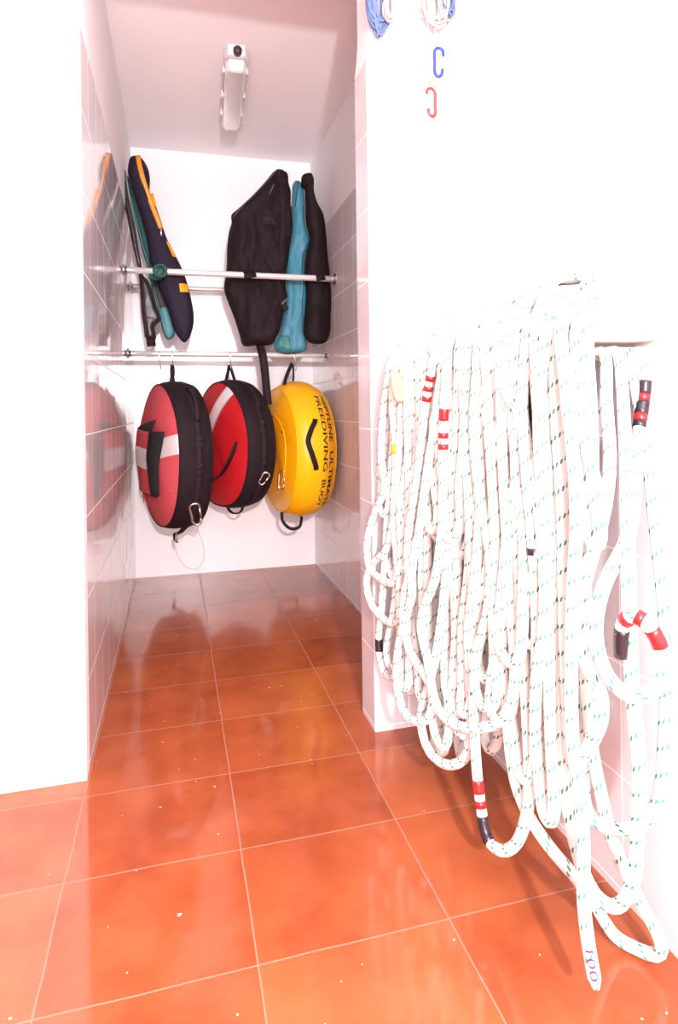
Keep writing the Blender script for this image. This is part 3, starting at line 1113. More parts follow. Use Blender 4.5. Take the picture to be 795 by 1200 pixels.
obj('strap_loop', V, Fc, MAT['teal_dark'], e)

blk = Pillow(zL([(252, 128), (264, 126), (277, 145), (282, 205), (297, 300), (325, 430), (345, 560), (362, 660), (376, 735), (402, 760), (425, 810), (447, 900), (475, 985), (440, 1020), (446, 1092), (388, 1088), (378, 1040), (364, 940), (355, 800), (350, 740), (338, 670), (313, 560), (288, 430), (266, 320), (254, 220)]),
             lambda x, y: 3.46, 0.030, 7.0, 2.8, 0.004, 20, 9.0)
e = empty('fin_bag', atY(176, 405, 3.46), 0, 'worn black slim fin bag leaning against the left tiled wall', 'bag', 'fin bags behind the upper rail')
V, Fc = blk.vf()
obj('bag_body', V, Fc, MAT['black_vinyl'], e)
V, Fc = strap_vf([atY(90 + x / 4.8, 170 + y / 4.8, 3.455) for x, y in ((415, 1080), (418, 1105), (421, 1132))], Vector((1, 0, 0)), 0.046, 0.006)
obj('end_tab', V, Fc, MAT['black_web'], e)
V, Fc = strap_vf(blk.line(zL([(392, 978), (418, 976), (446, 984)]), 0.002), Vector((0, 0, 1)), 0.010, 0.003)
obj('edge_trim', V, Fc, MAT['coat_piping'], e)
V, Fc = tube_vf([atY(90 + x / 4.8, 170 + y / 4.8, 3.46) for x, y in ((255, 82), (260, 105), (268, 135))], [0.0015, 0.003, 0.004], 6)
obj('fin_tip', V, Fc, MAT['black_web'], e)

# right hand group
co1 = Pillow(zR([(330, 37), (385, 60), (390, 105), (402, 150), (400, 205), (412, 320), (407, 380), (397, 440), (387, 520), (377, 580), (374, 640), (384, 690), (378, 750), (366, 770), (355, 830), (335, 895), (300, 945), (235, 948), (155, 950), (138, 900), (110, 810), (75, 720), (57, 660), (62, 600), (70, 540), (72, 450), (80, 370), (95, 310), (93, 275), (130, 240), (200, 175), (270, 100), (310, 52)]),
             lambda x, y: 3.50 - (x - 263) * 0.0013, 0.062, 13.0, 3.0, 0.034, 13, 2.0)
e = empty('gear_bag', atY(300, 404, 3.46), 0, 'large black slant-topped gear bag with a trailing strap, left of the teal bag', 'bag', 'gear bags behind the upper rail')
V, Fc = co1.vf()
obj('bag_body', V, Fc, MAT['coat'], e)
V, Fc = co1.patch(zR([(243, 290), (310, 300), (318, 345), (245, 338)]), 0.004, 3.0)
obj('pocket_flap', V, Fc, MAT['black_web'], e)
V, Fc = tube_vf(co1.line(zR([(100, 300), (140, 248), (205, 182), (275, 108), (328, 48)]), 0.003), 0.0028, 6)
obj('edge_piping', V, Fc, MAT['coat_piping'], e)
V, Fc = tube_vf(co1.line(zR([(300, 90), (325, 180), (332, 260), (325, 380), (335, 440), (330, 560), (300, 640), (285, 760), (240, 880)]), 0.004), 0.004, 6)
obj('fold_seam', V, Fc, MAT['coat'], e)
V, Fc = strap_vf(co1.line(zR([(280, 190), (295, 160), (305, 135)]), 0.004), Vector((1, 0, 0)), 0.006, 0.003)
obj('zip_puller', V, Fc, MAT['coat_piping'], e)
# side panel with folds
V, Fc = co1.patch(zR([(325, 150), (385, 160), (395, 320), (385, 430), (365, 560), (300, 590), (250, 520), (330, 430), (338, 300)]), 0.006, 3.0)
obj('side_panel', V, Fc, MAT['black_nylon'], e)
V, Fc = tube_vf([atY(250 + x / 4.417, 190 + y / 4.417, 3.33) for x, y in ((355, 735), (372, 720), (384, 705))], 0.006, 8)
obj('strap_adjuster', V, Fc, MAT['coat_piping'], e)
V, Fc = strap_vf(catmull([atY(250 + x / 4.417, 190 + y / 4.417, Yq) for x, y, Yq in ((340, 690, 3.36), (362, 730, 3.33), (378, 765, 3.33))], 0.01), Vector((1, 0, .6)), 0.03, 0.006)
obj('side_tab', V, Fc, MAT['black_web'], e)
sp = [atY(x, y, Yq) for x, y, Yq in ((303, 378, 3.41), (303, 392, 3.415), (305, 405, 3.45), (308, 416, 3.487), (310, 430, 3.49), (312, 450, 3.49), (314, 474, 3.49))]
V, Fc = strap_vf(catmull(sp, 0.01), Vector((1, -.2, 0)), 0.046, 0.005)
obj('trailing_strap', V, Fc, MAT['black_web'], e)
# neck strap that drops over the front rail
V, Fc = strap_vf(catmull([(0.385, 3.40, 1.775), (0.385, 3.33, 1.758), (0.388, 3.296, 1.744), (0.39, 3.279, 1.725), (0.395, 3.284, 1.708)], 0.006), Vector((1, 0, 0)), 0.065, 0.004)
obj('rail_strap', V, Fc, MAT['coat'], e)

rp = Pillow(zR([(398, 240), (404, 225), (412, 250), (414, 300), (404, 305), (399, 275)]), lambda x, y: 3.53, 0.012, 2.0, 1.2, 0.0, 10, 3)
V, Fc = rp.vf()
obj('red_lining', V, Fc, MAT['red_bright'], e)['label'] = 'red lining showing at the right edge'

te2 = Pillow(zR([(412, 115), (425, 95), (447, 98), (468, 140), (474, 220), (476, 320), (497, 390), (495, 430), (478, 490), (474, 580), (482, 620), (480, 760), (470, 880), (485, 940), (480, 975), (440, 988), (370, 992), (330, 978), (310, 945), (345, 890), (360, 800), (362, 750), (376, 700), (370, 640), (376, 590), (375, 520), (393, 440), (403, 380), (409, 320), (408, 200)]),
             lambda x, y: 3.475, 0.042, 8.0, 2.8, 0.024, 17, 6.0)
e = empty('gear_bag', atY(348, 413, 3.475), 0, 'teal narrow gear bag squeezed between two black bags', 'bag', 'gear bags behind the upper rail')
V, Fc = te2.vf()
obj('bag_body', V, Fc, MAT['teal'], e)
V, Fc = tube_vf(te2.line(zR([(432, 110), (428, 160), (418, 240)]), 0.002), 0.004, 6)
obj('collar_piping', V, Fc, MAT['teal_dark'], e)
V, Fc = tube_vf(te2.line(zR([(485, 425), (462, 480), (452, 560), (460, 640), (455, 760), (462, 880), (478, 935)]), 0.001), 0.0028, 6)
obj('seam_piping', V, Fc, MAT['ink'], e)
V, Fc = te2.patch(zR([(345, 900), (390, 905), (400, 978), (340, 968), (322, 945)]), 0.001, 3.0)
obj('base_panel', V, Fc, simple('greenish_teal', (0.04, 0.20, 0.19), 0.6), e)

co2 = Pillow(zR([(455, 95), (462, 68), (505, 63), (520, 95), (522, 150), (540, 210), (570, 270), (585, 370), (592, 470), (605, 600), (617, 720), (610, 800), (600, 900), (580, 935), (500, 935), (472, 900), (472, 850), (482, 700), (474, 590), (480, 490), (499, 400), (480, 320), (476, 200), (470, 140), (456, 130)]),
             lambda x, y: 3.44, 0.055, 10.0, 3.0, 0.022, 14, 12.0)
e = empty('gear_bag', atY(371, 403, 3.44), 0, 'narrow black gear bag nearest the right tiled wall, right of the teal bag', 'bag', 'gear bags behind the upper rail')
V, Fc = co2.vf()
obj('bag_body', V, Fc, MAT['coat'], e)
V, Fc = co2.patch(zR([(457, 92), (463, 70), (503, 66), (517, 98), (515, 130), (470, 135), (458, 125)]), 0.004, 2.5)
obj('collar', V, Fc, MAT['black_nylon'], e)
V, Fc = tube_vf(co2.line(zR([(505, 110), (520, 220), (545, 330), (548, 480), (550, 640), (545, 780), (545, 920)]), 0.001), 0.003, 6)
obj('seam_piping', V, Fc, MAT['black_nylon'], e)
V, Fc = strap_vf(catmull([(0.775, 3.38, 1.765), (0.775, 3.32, 1.75), (0.776, 3.29, 1.742), (0.777, 3.281, 1.726), (0.78, 3.286, 1.712)], 0.006), Vector((1, 0, 0)), 0.05, 0.004)
obj('rail_strap', V, Fc, MAT['coat'], e)
# ------------------------------------------------------------------ shelf for the ropes
SX, SY0, SY1, SZ0, SZ1 = 0.722, 0.942, YP0 - 0.001, 1.122, 1.163
shelf = empty('rope_shelf', ((SX + XR) / 2, (SY0 + SY1) / 2, SZ0), label='white wall shelf carrying the draped ropes', cat='shelf')
V, Fc = box_vf(SX, XR - 0.0005, SY0, SY1, SZ0, SZ1, 0.003)
obj('board', V, Fc, MAT['shelf_white'], shelf, smooth=False)
for yy in (1.10, 1.62):
    V, Fc = join(box_vf(XR - 0.012, XR - 0.0005, yy - .012, yy + .012, SZ0 - 0.13, SZ0 - 0.0005, 0.002), box_vf(SX + 0.045, XR - 0.012, yy - .012, yy + .012, SZ0 - 0.016, SZ0 - 0.0005, 0.002))
    obj('bracket', V, Fc, MAT['shelf_white'], shelf, smooth=False)

# ------------------------------------------------------------------ ropes
RR = 0.0112
PITCH = RR * 4.1


def front(px, py, off=0.0):
    """point on the outer face of the rope curtain (an upright plane slanting out from the wall), off = further towards the wall"""
    d = ray(px, py)
    # X + 0.1*Y = 0.755 + off
    k = (0.755 + off) / (d.x + 0.1 * d.y)
    p = EYE + d * k
    if p.y > YP0 - RR - 0.004:
        p = atY(px, py, YP0 - RR - 0.006)
    p.z = max(p.z, RR + 0.001)
    p.x = min(p.x, XR - RR - 0.001)
    return p


def warp(p):
    k = max(0.0, min(1.0, (1.12 - p.z) / 0.45))
    q = Vector((p.x * 3, p.y * 5.0, p.z * 3.2))
    w = Vector((noise.noise(q + Vector((3, 0, 0))) * 0.020, noise.noise(q + Vector((0, 9, 0))) * 0.034, 0))
    far = max(0.0, min(1.0, (p.y - 1.35) / 0.4))
    w.x -= far * 0.035 * k
    return p + w * k


def over_shelf(a, b_, h):
    """points carrying the rope from strand end a over the shelf top to strand end b_"""
    z = SZ1 + RR + h
    out = [Vector((a.x + .004, a.y, SZ1 - 0.012)), Vector((SX - 0.010 - h * .4, a.y, z - 0.006)), Vector((SX + 0.035, a.y, z))]
    mx = min(0.845, SX + 0.075 + random.uniform(0, .045))
    my = (a.y + b_.y) / 2
    hop = min(0.030, abs(a.y - b_.y) * .12)
    out += [Vector((mx, a.y + (b_.y - a.y) * .3, z + 0.003 + hop)), Vector((mx, a.y + (b_.y - a.y) * .7, z + 0.003 + hop))]
    out += [Vector((SX + 0.035, b_.y, z)), Vector((SX - 0.010 - h * .4, b_.y, z - 0.006)), Vector((b_.x + .004, b_.y, SZ1 - 0.012))]
    return out


def rope_tube(P, r, seg=10):
    T, NB = frames(P)
    V, Fc, UV = [], [], []
    L = 0.0
    n = len(P)
    ls = [0.0]
    for i in range(1, n):
        L += (P[i] - P[i - 1]).length
        ls.append(L)
    for i in range(n):
        a, bb = NB[i]
        rr = r * (0.55 if i in (0, n - 1) else 1.0)
        for k in range(seg):
            an = 2 * PI * k / seg
            V.append(P[i] + (a * math.cos(an) + bb * math.sin(an)) * rr)
    for i in range(n - 1):
        for k in range(seg):
            k2 = (k + 1) % seg
            Fc.append([i * seg + k, i * seg + k2, (i + 1) * seg + k2, (i + 1) * seg + k])
            UV += [(k / seg, ls[i] / PITCH), ((k + 1) / seg, ls[i] / PITCH), ((k + 1) / seg, ls[i + 1] / PITCH), (k / seg, ls[i + 1] / PITCH)]
    Fc.append([k for k in range(seg)][::-1])
    UV += [(0.3, 0.5)] * seg
    Fc.append([(n - 1) * seg + k for k in range(seg)])
    UV += [(0.3, 0.5)] * seg
    return V, Fc, UV, NB


def env(Y):
    """how low the curtain of ropes reaches at distance Y"""
    tab = [(0.90, 0.20), (1.0, 0.20), (1.15, 0.20), (1.3, 0.17), (1.5, 0.11), (1.65, 0.12), (1.8, 0.24)]
    for (a, za), (c, zc) in zip(tab, tab[1:]):
        if Y <= c:
            t = max(0, (Y - a) / (c - a))
            return za + (zc - za) * t
    return 0.24


def bight(xl, ya, yb, zb):
    """a hanging loop: down at ya, round at zb, up at yb (layer at distance xl); returns points edge -> edge"""
    pts = []
    top = SZ1 - 0.05
    n = 6
    ph = random.uniform(0, 6)
    am = random.uniform(0.005, 0.021)
    for i in range(n):
        t = i / (n - 1)
        z = top + (zb + 0.045 - top) * t
        pts.append(Vector((xl + am * .4 * math.sin(ph + t * 5), ya + am * math.sin(ph + t * 7) * min(1, t * 3), z)))
    w = (yb - ya)
    pts.append(Vector((xl - 0.006, ya + w * .22, zb + 0.008)))
    pts.append(Vector((xl - 0.006, ya + w * .5, zb)))
    pts.append(Vector((xl - 0.006, ya + w * .78, zb + 0.008)))
    ph += 2
    for i in range(n - 1, -1, -1):
        t = i / (n - 1)
        z = top + (zb + 0.045 - top) * t
        pts.append(Vector((xl + am * .4 * math.sin(ph + t * 5), yb + am * math.sin(ph + t * 7) * min(1, t * 3), z)))
    pts = [warp(p) for p in pts]
    for p in pts:
        p.y = min(p.y, YP0 - RR - 0.004)
        p.x = min(p.x, XR - RR - .002)
    return pts


# fill bights: three layers, interlaced pairs
fills = []
slot = 0.0275
for layer in range(3):
    xl = SX - RR - 0.003 - layer * 0.0245
    y = 0.985 + layer * 0.008
    ys = []
    while y < YP0 - 0.03:
        ys.append(y)
        y += slot
    j = 0
    while j + 3 < len(ys):
        for a in (j, j + 1):
            if layer == 2 and random.random() < 0.35: continue
            ym = (ys[a] + ys[a + 2]) / 2
            zb = env(ym) + random.choice((0.0, 0.03, 0.07, 0.12, 0.2, 0.3)) + random.uniform(0, .05)
            if layer == 0:
                zb += 0.06
            fills.append((layer, ym, bight(xl, ys[a], ys[a + 2], zb)))
        j += 4

# looser loops lying outermost, crossing their neighbours
rs = random.Random(21)
for q in range(27):
    ya = 1.0 + q * 0.0285 + rs.uniform(-.012, .012)
    yb = ya + rs.choice((0.045, 0.07, 0.10))
    if yb > YP0 - 0.05: continue
    zb = rs.choice((0.22, 0.30, 0.42, 0.55, 0.66, 0.80)) + rs.uniform(-.04, .04)
    xl = SX - RR - 0.003 - 3 * 0.0245 + rs.uniform(-.006, .006) - (q % 3) * 0.011
    bp_ = bight(xl, ya, yb, zb)
    sk = rs.uniform(-.085, .085)
    for p_ in bp_:
        k_ = max(0.0, min(1.0, (1.1 - p_.z) / 0.6))
        p_.y += sk * k_ * (1 + .5 * math.sin(p_.z * 9 + q))
        p_.y = min(p_.y, YP0 - RR - .004)
    fills.append((3, (ya + yb) / 2, bp_))

# ropes seen singly: (label, offset default, list of loops in photo pixels (x, y[, offset]), tapes)
T_ = 0.0
ROPES = [
    dict(label='white rope with a red and black taped loop hanging low over the floor tiles', off=-0.030, loops=[
        [(543, 428), (546, 500), (549, 560), (552, 630), (554, 700), (555, 790), (556, 850), (560, 913), (564, 945), (571, 985), (588, 998), (604, 991), (615, 967), (621, 928), (620, 880), (617, 820), (613, 760), (610, 690), (607, 600), (604, 520), (601, 425)]],
         tapes=[('red', (560, 913), (562, 926)), ('red', (563, 934), (565, 948)), ('black', (566, 955), (573, 986))]),
    dict(label='white rope whose loose tail, marked 100, hangs straight down nearest the floor', off=-0.040, loops=[
        [(657, 392), (661, 430), (666, 480), (673, 545), (676, 604), (674, 652), (671, 702), (670, 760), (670, 843), (673, 890), (680, 930), (684, 992), (684, 1056), (690, 1108), (699, 1158)]], tail=True, tapes=[], mark=((691, 1112), (697, 1141))),
    dict(label='white rope ending in a red, white and black taped arch beside the right wall', off=0.0, loops=[
        [(729, 769, -.01), (728, 745, -.014), (729, 727, -.016), (735, 716, -.018), (745, 714, -.018), (757, 723, -.012), (767, 738, 0), (775, 757, .01), (781, 780, .015), (776, 802, .01), (757, 819, -.01), (737, 818, -.02), (712, 795, -.03), (699, 757, -.03), (700, 715, -.03), (708, 685, -.02), (722, 658, 0), (737, 630, .03), (743, 590, .07), (746, 545, .12), (748, 510, .15), (754, 470, .18), (757, 430, .187), (752, 406, .187)]], head=True, under=True,
         tapes=[('black', (729, 768), (727, 734)), ('red', (729, 726), (737, 715)), ('red', (744, 714), (757, 724)), ('red', (764, 734), (774, 753)),
                ('black', (757, 449), (756, 461)), ('red', (756, 462), (755, 469)), ('black', (755, 470), (753, 484)), ('red', (753, 485), (752, 491)), ('black', (752, 492), (750, 504))]),
    dict(label='white rope with the second lowest wide loop, hanging before the foot of the right wall', off=0.0, loops=[
        [(724, 406, .15), (729, 450, .14), (733, 520, .10), (735, 600, .04), (737, 680, 0), (739, 760, 0), (744, 840, 0), (750, 890, 0), (749, 935, .01), (747, 976, .02), (745, 1015, .03), (738, 1047, .035), (720, 1066, .03), (702, 1057, .01), (688, 1034, 0), (677, 1000, -.01), (667, 955, -.015), (661, 900, -.015), (656, 820, -.015), (652, 720, -.015), (648, 620, -.015), (644, 500, -.015), (640, 408, -.015)]], under0=True, tapes=[]),
    dict(label='white rope with the lowest and widest loop, lying against the foot of the right wall', off=0.0, loops=[
        [(575, 440, -.02), (580, 520, -.02), (587, 620, -.02), (588, 720, -.02), (592, 800, -.02), (598, 880, -.02), (606, 925, -.02), (620, 957, -.02), (649, 999, 0), (678, 1031, .03), (694, 1055, .06), (707, 1076, .09), (726, 1105, .12), (745, 1123, .14), (764, 1131, .15), (778, 1120, .15), (776, 1103, .145), (761, 1076, .13), (745, 1046, .11), (730, 1015, .08), (715, 976, .06), (706, 935, .04), (696, 890, .03), (688, 820, .02), (684, 740, .01), (688, 650, .0), (694, 560, 0), (692, 470, 0), (688, 405, .0)]], tapes=[]),
    dict(label='white rope hanging closest to the right wall, its loop ending beside the wall tiles', off=0.1, loops=[
        [(690, 870, .03), (684, 925, .03), (690, 960, .035), (705, 972, .045), (722, 977, .06), (742, 972, .085), (760, 962, .1), (772, 945, .11), (776, 920, .115), (779, 870, .12), (781, 820, .12), (782, 770, .12), (779, 715, .12), (773, 660, .135), (766, 600, .15), (760, 540, .165), (750, 480, .175), (740, 425, .175), (736, 406, .175)]], under=True, head=True, tapes=[]),
    dict(label='white rope with a narrow tight loop pointing down at the middle of the curtain', off=-0.035, loops=[
        [(617, 412), (612, 470), (618, 560), (626, 650), (630, 740), (628, 820), (630, 890), (634, 935), (638, 962), (643, 972), (649, 966), (650, 940), (647, 890), (645, 820), (644, 740), (640, 660), (634, 560), (632, 470), (640, 405)]], tapes=[('black', (619, 640), (620, 655))]),
    dict(label='white rope with a round open loop low beside the foot of the wall stub', off=-0.02, loops=[
        [(538, 430), (536, 520), (530, 600), (522, 690), (511, 770), (500, 812), (493, 840), (495, 860), (501, 878), (513, 891), (528, 897), (544, 890), (553, 871), (553, 840), (550, 790), (548, 720), (556, 650), (562, 560), (565, 480), (562, 425)]], tapes=[]),
    dict(label='white rope with a broad bright sweep crossing low at the left of the curtain', off=-0.035, loops=[
        [(524, 430), (520, 500), (520, 560), (518, 620), (510, 680), (496, 715), (493, 740), (501, 768), (505, 800), (512, 829), (526, 845), (545, 853), (570, 852), (590, 842), (602, 815), (604, 770), (598, 700), (594, 620), (590, 540), (588, 470), (586, 420)]], tapes=[('red', (519, 480), (517, 492)), ('red', (517, 507), (516, 516)), ('red', (516, 518), (515, 528))]),
    dict(label='white rope with red tape just under the shelf and a loop touching the wall stub', off=-0.03, loops=[
        [(510, 418), (505, 441), (500, 470), (494, 520), (488, 570), (480, 620), (478, 660), (484, 690), (476, 723), (467, 760), (465, 800), (473, 834), (490, 846), (505, 838), (508, 812), (498, 790), (484, 770), (474, 740), (474, 700), (484, 660), (492, 620), (500, 560), (510, 500), (516, 450), (522, 420)]],
         tapes=[('red', (506, 438), (503, 447)), ('red', (502, 450), (501, 458)), ('red', (501, 461), (499, 471))]),
    dict(label='thin-looking white rope bulging furthest left past the wall stub, with yellow tape', off=-0.005, loops=[
        [(458, 425), (450, 480), (447, 540), (452, 570), (438, 605), (430, 640), (433, 665), (446, 678), (462, 684), (468, 670), (464, 640), (462, 600), (464, 560), (464, 520), (460, 470), (464, 425)],
        [(474, 425), (470, 500), (465, 580), (455, 640), (436, 662), (429, 678), (434, 705), (448, 724), (466, 731), (476, 715), (478, 660), (480, 580), (478, 500), (478, 425)]],
         tapes=[('yellow', (464, 523), (463, 533))]),
    dict(label='white rope with small black tape mark low by the wall stub edge', off=0.005, loops=[
        [(468, 430), (462, 520), (455, 600), (450, 680), (446, 730), (444, 757), (449, 785), (460, 795), (471, 782), (474, 740), (474, 650), (478, 560), (484, 480), (486, 425)]], tapes=[('black', (446, 750), (447, 764))]),
    dict(label='white rope with a small hooked loop at the right and a black tape mark', off=-0.02, loops=[
        [(708, 408, .13), (711, 470, .10), (715, 545, .05), (706, 610, 0), (694, 650, -.02), (684, 690), (680, 740), (687, 785), (700, 792), (706, 815), (706, 845), (696, 866), (684, 885), (672, 905), (668, 860), (664, 780), (662, 700), (660, 600), (654, 500), (650, 405)],
        [(676, 402), (678, 450), (676, 500), (680, 545), (686, 600), (692, 640), (700, 652), (705, 640), (702, 600), (694, 550), (684, 500), (682, 450), (688, 402)]], under0=True, tapes=[('black', (676, 505), (677, 516))]),
    dict(label='white rope with crossing loops at the middle of the curtain under the shelf edge', off=-0.035, loops=[
        [(592, 415), (588, 450), (596, 468), (610, 480), (604, 520), (606, 570), (596, 620), (590, 680), (584, 740), (578, 790), (574, 830), (582, 848), (596, 842), (606, 800), (612, 740), (622, 690), (636, 640), (640, 560), (634, 480), (628, 410)],
        [(560, 425), (556, 500), (560, 560), (568, 610), (576, 660), (572, 720), (560, 760), (556, 800), (562, 825), (575, 832), (584, 820), (582, 780), (578, 720), (582, 650), (578, 560), (574, 480), (570, 422)]], tapes=[]),
]
tapes_mat = {'red': MAT['tape_red'], 'black': MAT['tape_black'], 'yellow': MAT['tape_yellow'], 'white': MAT['tape_white']}

built = []
for spec in ROPES:
    loops3 = []
    for lp in spec['loops']:
        loops3.append([front(p[0], p[1], p[2] if len(p) > 2 else spec['off']) for p in lp])
    built.append((spec, loops3))

# share the plain hanging loops out to the ropes that hang nearest
bundle = {i: [] for i in range(len(built))}
for f in fills:
    order = sorted(range(len(built)), key=lambda i: abs(f[1] - sum(p.y for p in (built[i][1][0][0], built[i][1][0][-1])) / 2) + 0.05 * len(bundle[i]))
    bundle[order[0]].append(f)

for i, (spec, loops3) in enumerate(built):
    seq = []
    first_bare = spec.get('head') or spec.get('tail')
    lps = [list(l) for l in loops3]
    if spec.get('tail'):
        lps[0] = lps[0][::-1]          # start at the loose tail
    if spec.get('head') and False:
        pass
    h_main = 0.030 + 0.010 * (i % 3)
    allp = [(h_main if not spec.get('under') else 0.004, l) for l in lps]
    for f in sorted(bundle[i], key=lambda f: (f[0], f[1])):
        allp.append((0.002 + f[0] * 0.024, f[2]))
    P = []
    for k, (h, l) in enumerate(allp):
        if k == 0 and spec.get('under0'):
            a = l[0]
            P += [Vector((a.x - .03, a.y + .06, SZ0 - RR - .003)), Vector((a.x - .004, a.y + .016, SZ0 - RR - .010))]
        elif k == 0 and not first_bare:
            a = l[0]
            z = SZ1 + RR + h
            P += [Vector((SX + .09, a.y + .02, z)), Vector((SX + 0.035, a.y, z)), Vector((SX - 0.012 - h * .4, a.y, z - 0.006)), Vector((a.x + .004, a.y, SZ1 - .012))]
        P += l
        if k < len(allp) - 1:
            nx = allp[k + 1][1]
            if spec.get('under') and k == 0:
                e_ = l[-1]
                P += [Vector((e_.x + .012, e_.y + 0.012, SZ0 - RR - .012)), Vector((SX - .02, e_.y + .09, SZ0 + 0.0)), Vector((SX - .022, e_.y + .12, SZ1 - 0.01)), Vector((SX + .03, e_.y + .15, SZ1 + RR + .03)),
                      Vector((SX + .08, max((e_.y + nx[0].y) / 2, e_.y + .18), SZ1 + RR + .036)), Vector((SX + 0.035, nx[0].y, SZ1 + RR + .02)), Vector((SX - 0.010, nx[0].y, SZ1 + RR + .012)), Vector((nx[0].x + .004, nx[0].y, SZ1 - .012))]
            else:
                P += over_shelf(l[-1], nx[0], max(h, allp[k + 1][0]))
        else:
            a = l[-1]
            z = SZ1 + RR + h * .8
            if spec.get('under') and k == 0:
                P += [Vector((a.x + .012, a.y + .012, SZ0 - RR - .012)), Vector((a.x - .03, a.y + .05, SZ0 - RR - .003))]
            else:
                P += [Vector((a.x + .004, a.y, SZ1 - .012)), Vector((SX - 0.012 - h * .4, a.y, z - 0.006)), Vector((SX + 0.035, a.y, z)), Vector((SX + .10, a.y - .02, z))]
    P = catmull(P, 0.0125)
    for p in P:
        if p.z > SZ1 and p.x > SX - .005:
            p.y = max(p.y, 0.985 + (p.x - SX) * .75)
    for _ in range(4):
        P = [P[0]] + [P[k - 1] * .25 + P[k] * .5 + P[k + 1] * .25 for k in range(1, len(P) - 1)] + [P[-1]]
    # keep clear of the shelf board, walls and floor
    for p in P:
        p.z = max(p.z, RR + 0.001)
        p.x = min(p.x, XR - RR - .001)
        p.y = min(p.y, YP0 - RR - .001)
    V, Fc, UV, NB = rope_tube(P, RR)
    o = obj('rope', V, Fc, MAT['rope'])
    ul = o.data.uv_layers.new(name='UVMap')
    flatuv = [c for uvp in UV for c in uvp]
    ul.data.foreach_set('uv', flatuv)
    tag(o, spec['label'], 'rope', 'white ropes draped over the shelf')
    pix = [to_px(p) for p in P]
    # where the visible traced part runs on the dense curve
    lim = len(P) if len(allp) == len(lps) else None

    def nearest(q):
        best, bi = 1e9, 0
        acc = 0.0
        tot = sum((loops3[k][j + 1] - loops3[k][j]).length for k in range(len(loops3)) for j in range(len(loops3[k]) - 1)) + 1.2
        for k_, c_ in enumerate(pix):
            if k_: acc += (P[k_] - P[k_ - 1]).length
            if acc > tot: break
            d_ = (c_[0] - q[0]) ** 2 + (c_[1] - q[1]) ** 2
            if d_ < best: best, bi = d_, k_
        return bi
    for colr, qa, qb in spec['tapes']:
        ia, ib = sorted((nearest(qa), nearest(qb)))
        if ib - ia < 1: ib = ia + 1
        if ib - ia > 14: ib = ia + 2
        seg_ = [P[k] for k in range(ia, ib + 1)]
        V, Fc = tube_vf(catmull(seg_, 0.006), RR * 1.05, 14)
        # parent keeps its own origin
        t_o = obj('tape_band', V, Fc, tapes_mat[colr], o)
        t_o['label'] = colr + ' tape band'
    if spec.get('mark'):
        ia, ib = sorted((nearest(spec['mark'][0]), nearest(spec['mark'][1])))
        V, Fc = text_mesh('100', 1.0)
        x0, x1 = min(v.x for v in V), max(v.x for v in V)
        ln = [P[k] for k in range(ia, ib + 1)]
        if ln[0].z < ln[-1].z: ln = ln[::-1]
        V2 = []
        for v in V:
            s = (v.x - x0) / (x1 - x0) * (len(ln) - 1)
            k = min(int(s), len(ln) - 2)
            c_ = ln[k].lerp(ln[k + 1], s - k)
            t_ = (ln[k + 1] - ln[k]).normalized()
            out_ = (EYE + Vector((0, -.0, .0)) - c_)
            out_ = (out_ - t_ * out_.dot(t_)).normalized()
            sd_ = out_.cross(t_)
            an = (v.y / 0.7 - .5) * 1.1
            V2.append(c_ + (out_ * math.cos(an) + sd_ * math.sin(an)) * RR * 1.03)
        obj('marking', V2, Fc, MAT['pen'], o, smooth=False)

# cream plastic tag tied among the far ropes
tg = Pillow([(459, 440), (468, 436), (474, 444), (479, 432), (480, 452), (474, 470), (466, 472), (460, 462)], lambda x, y: 1.545, 0.006, 3.0, 2.0, 0.0, 10, 3)
V, Fc = tg.vf()
tag(obj('hanging_tag', V, Fc, MAT['cream']), 'cream plastic tag hanging among the far ropes under the shelf', 'tag')

# ------------------------------------------------------------------ cord rack high on the wall stub
YK = YP0 - 0.022
rk0, rk1 = atY(446, 9, YK), atY(527, 24, YK)
rack = empty('cord_rack', (rk0 + rk1) / 2, 0, 'thin white wire rack high on the wall stub, holding cord coils', 'rack')
V, Fc = tube_vf([rk0.lerp(rk1, t / 6) for t in range(7)], 0.0032, 10)
obj('bar', V, Fc, MAT['shelf_white'], rack)
for t in (0.12, 0.5, 0.9):
    q = rk0.lerp(rk1, t)
    V, Fc = tube_vf(catmull([(q.x, YP0 - .0005, q.z + .012), (q.x, YK + .004, q.z + .010), (q.x, YK, q.z - .002), (q.x, YK - .022, q.z - .006), (q.x, YK - .030, q.z + .012)], 0.004), 0.0028, 8)
    obj('hook', V, Fc, MAT['shelf_white'], rack)


def coil(px, py, w, h, n, r, mat, label, name='cord_coil', dy=0.0, group=None, wrap=None):
    c = atY(px, py, YK - 0.018 - dy)
    P = []
    for k in range(n):
        fa = random.uniform(.25, 1.05)
        fb = random.uniform(.55, 1.06)
        ox, oz = random.uniform(-.006, .006), random.uniform(-.006, .006)
        off = random.uniform(-.012, .012)
        for j in range(14):
            a = 2 * PI * j / 14
            P.append(c + Vector((ox + w / 2 * fa * math.sin(a), off * math.sin(a * .5 + k), oz + h / 2 * fb * math.cos(a))))
    V, Fc = tube_vf(catmull(P, 0.006), r, 7)
    o = obj(name, V, Fc, mat)
    return tag(o, label, 'cord', group)


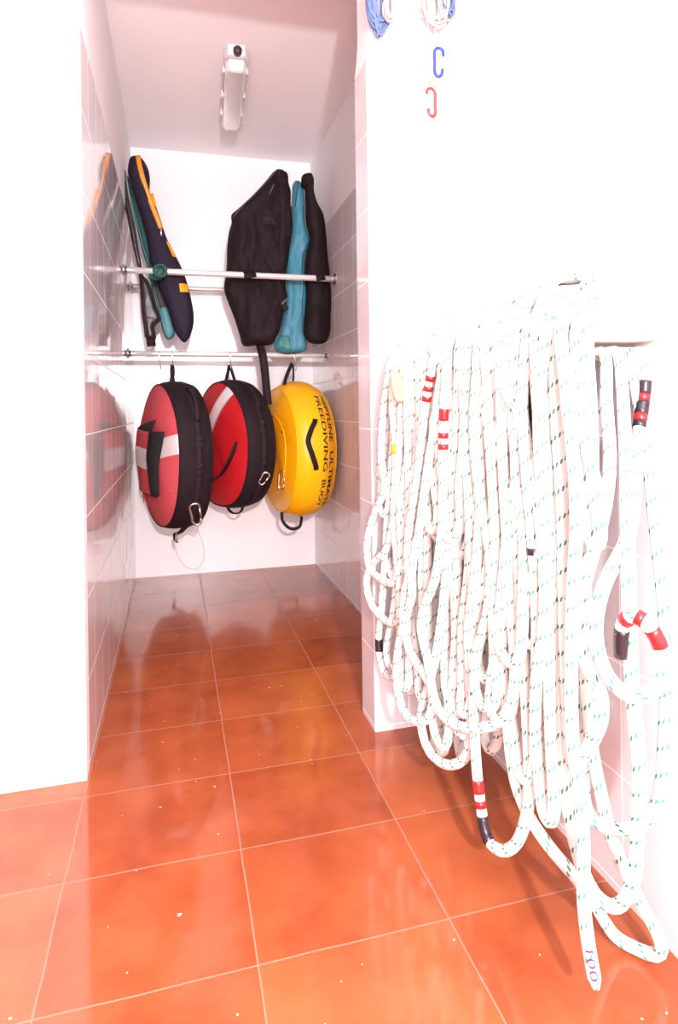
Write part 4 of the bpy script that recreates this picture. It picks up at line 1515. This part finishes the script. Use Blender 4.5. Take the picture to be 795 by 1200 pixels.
coil(444, 0, 0.078, 0.215, 20, 0.0034, MAT['cord_blue'], 'coil of pale blue cord at the left end of the wire rack', group='cord coils on the rack')
coil(457, 8, 0.036, 0.098, 7, 0.0036, MAT['cord_white'], 'small white cord coil beside the left blue coil on the rack', dy=0.022, group='cord coils on the rack')
coil(511, 3, 0.090, 0.165, 20, 0.0034, MAT['cord_white'], 'tangled white cord coil at the right end of the wire rack', group='cord coils on the rack')
coil(527, -6, 0.060, 0.135, 13, 0.0034, MAT['cord_blue'], 'coil of blue cord partly behind the white one on the rack', dy=-0.004, group='cord coils on the rack')


def string(pts, r, mat, label, name='hanging_string'):
    V, Fc = tube_vf(catmull([atY(x, y, YK - 0.02 + (d if True else 0)) for x, y, d in pts], 0.005), r, 7)
    return tag(obj(name, V, Fc, mat), label, 'string')


string([(501, 22, -.014), (502, 45, -.004), (502, 70, 0), (503, 90, 0), (505, 105, -.003)], 0.0024, MAT['cord_white'], 'white string from the rack down to the red carabiner')
string([(502, 75, -.008), (494, 78, -.006), (489, 88, -.002), (488.5, 110, 0), (489, 130, 0), (490, 143, 0)], 0.0024, MAT['cord_white'], 'short white string looping down left of the red carabiner')
string([(460, 24, -.004), (461, 40, 0), (463, 52, 0), (461, 62, 0)], 0.0026, MAT['cord_white'], 'stub of white string hanging below the small white coil')
string([(509, 34, -.004), (512, 45, 0), (514, 58, 0)], 0.0022, MAT['cord_white'], 'short white string holding the blue carabiner')
c = atY(514.5, 73, YK - .022)
carabiner(c, 0.088, 0.031, (0.05, 0, 1), (1, -.1, 0), 0.0052, MAT['alu_blue'], 'blue carabiner hanging below the right end of the wire rack', MAT['steel'])
c = atY(506, 120, YK - .022)
carabiner(c, 0.086, 0.031, (-0.08, 0, 1), (-1, -.1, 0), 0.0050, MAT['alu_red'], 'red carabiner on a string, lowest thing under the wire rack', MAT['cord_white'])

# ------------------------------------------------------------------ light
def light(name, kind, loc, power, **kw):
    ld = bpy.data.lights.new(name, kind)
    ld.energy = power
    for k, v in kw.items(): setattr(ld, k, v)
    o = bpy.data.objects.new(name, ld)
    C.objects.link(o)
    o.location = loc
    return o


light('flash', 'POINT', (0.11, -1.20, 1.58), 270, shadow_soft_size=0.05, color=(1.0, 0.96, 0.97))
# soft pink fill added behind the camera to brighten the alcove
fill_area = light('soft_fill', 'AREA', (-0.5, -2.15, 1.05), 80, shape='RECTANGLE', size=1.1, size_y=2.0, color=(1.0, 0.83, 0.86))
fill_area.rotation_euler = (math.radians(90), 0, 0)
fill_area.rotation_euler = Vector((0.08, 1, 0.03)).to_track_quat('-Z', 'Y').to_euler()
w = bpy.data.worlds.new('world')
bpy.context.scene.world = w
w.use_nodes = True
bg = w.node_tree.nodes['Background']
bg.inputs[0].default_value = (1.0, 0.85, 0.875, 1)
bg.inputs[1].default_value = 0.3

vs = bpy.context.scene.view_settings
vs.view_transform = 'Standard'
vs.look = 'None'
vs.exposure = 0.95
vs.gamma = 1.0
try: vs.use_curve_mapping = False
except Exception: pass
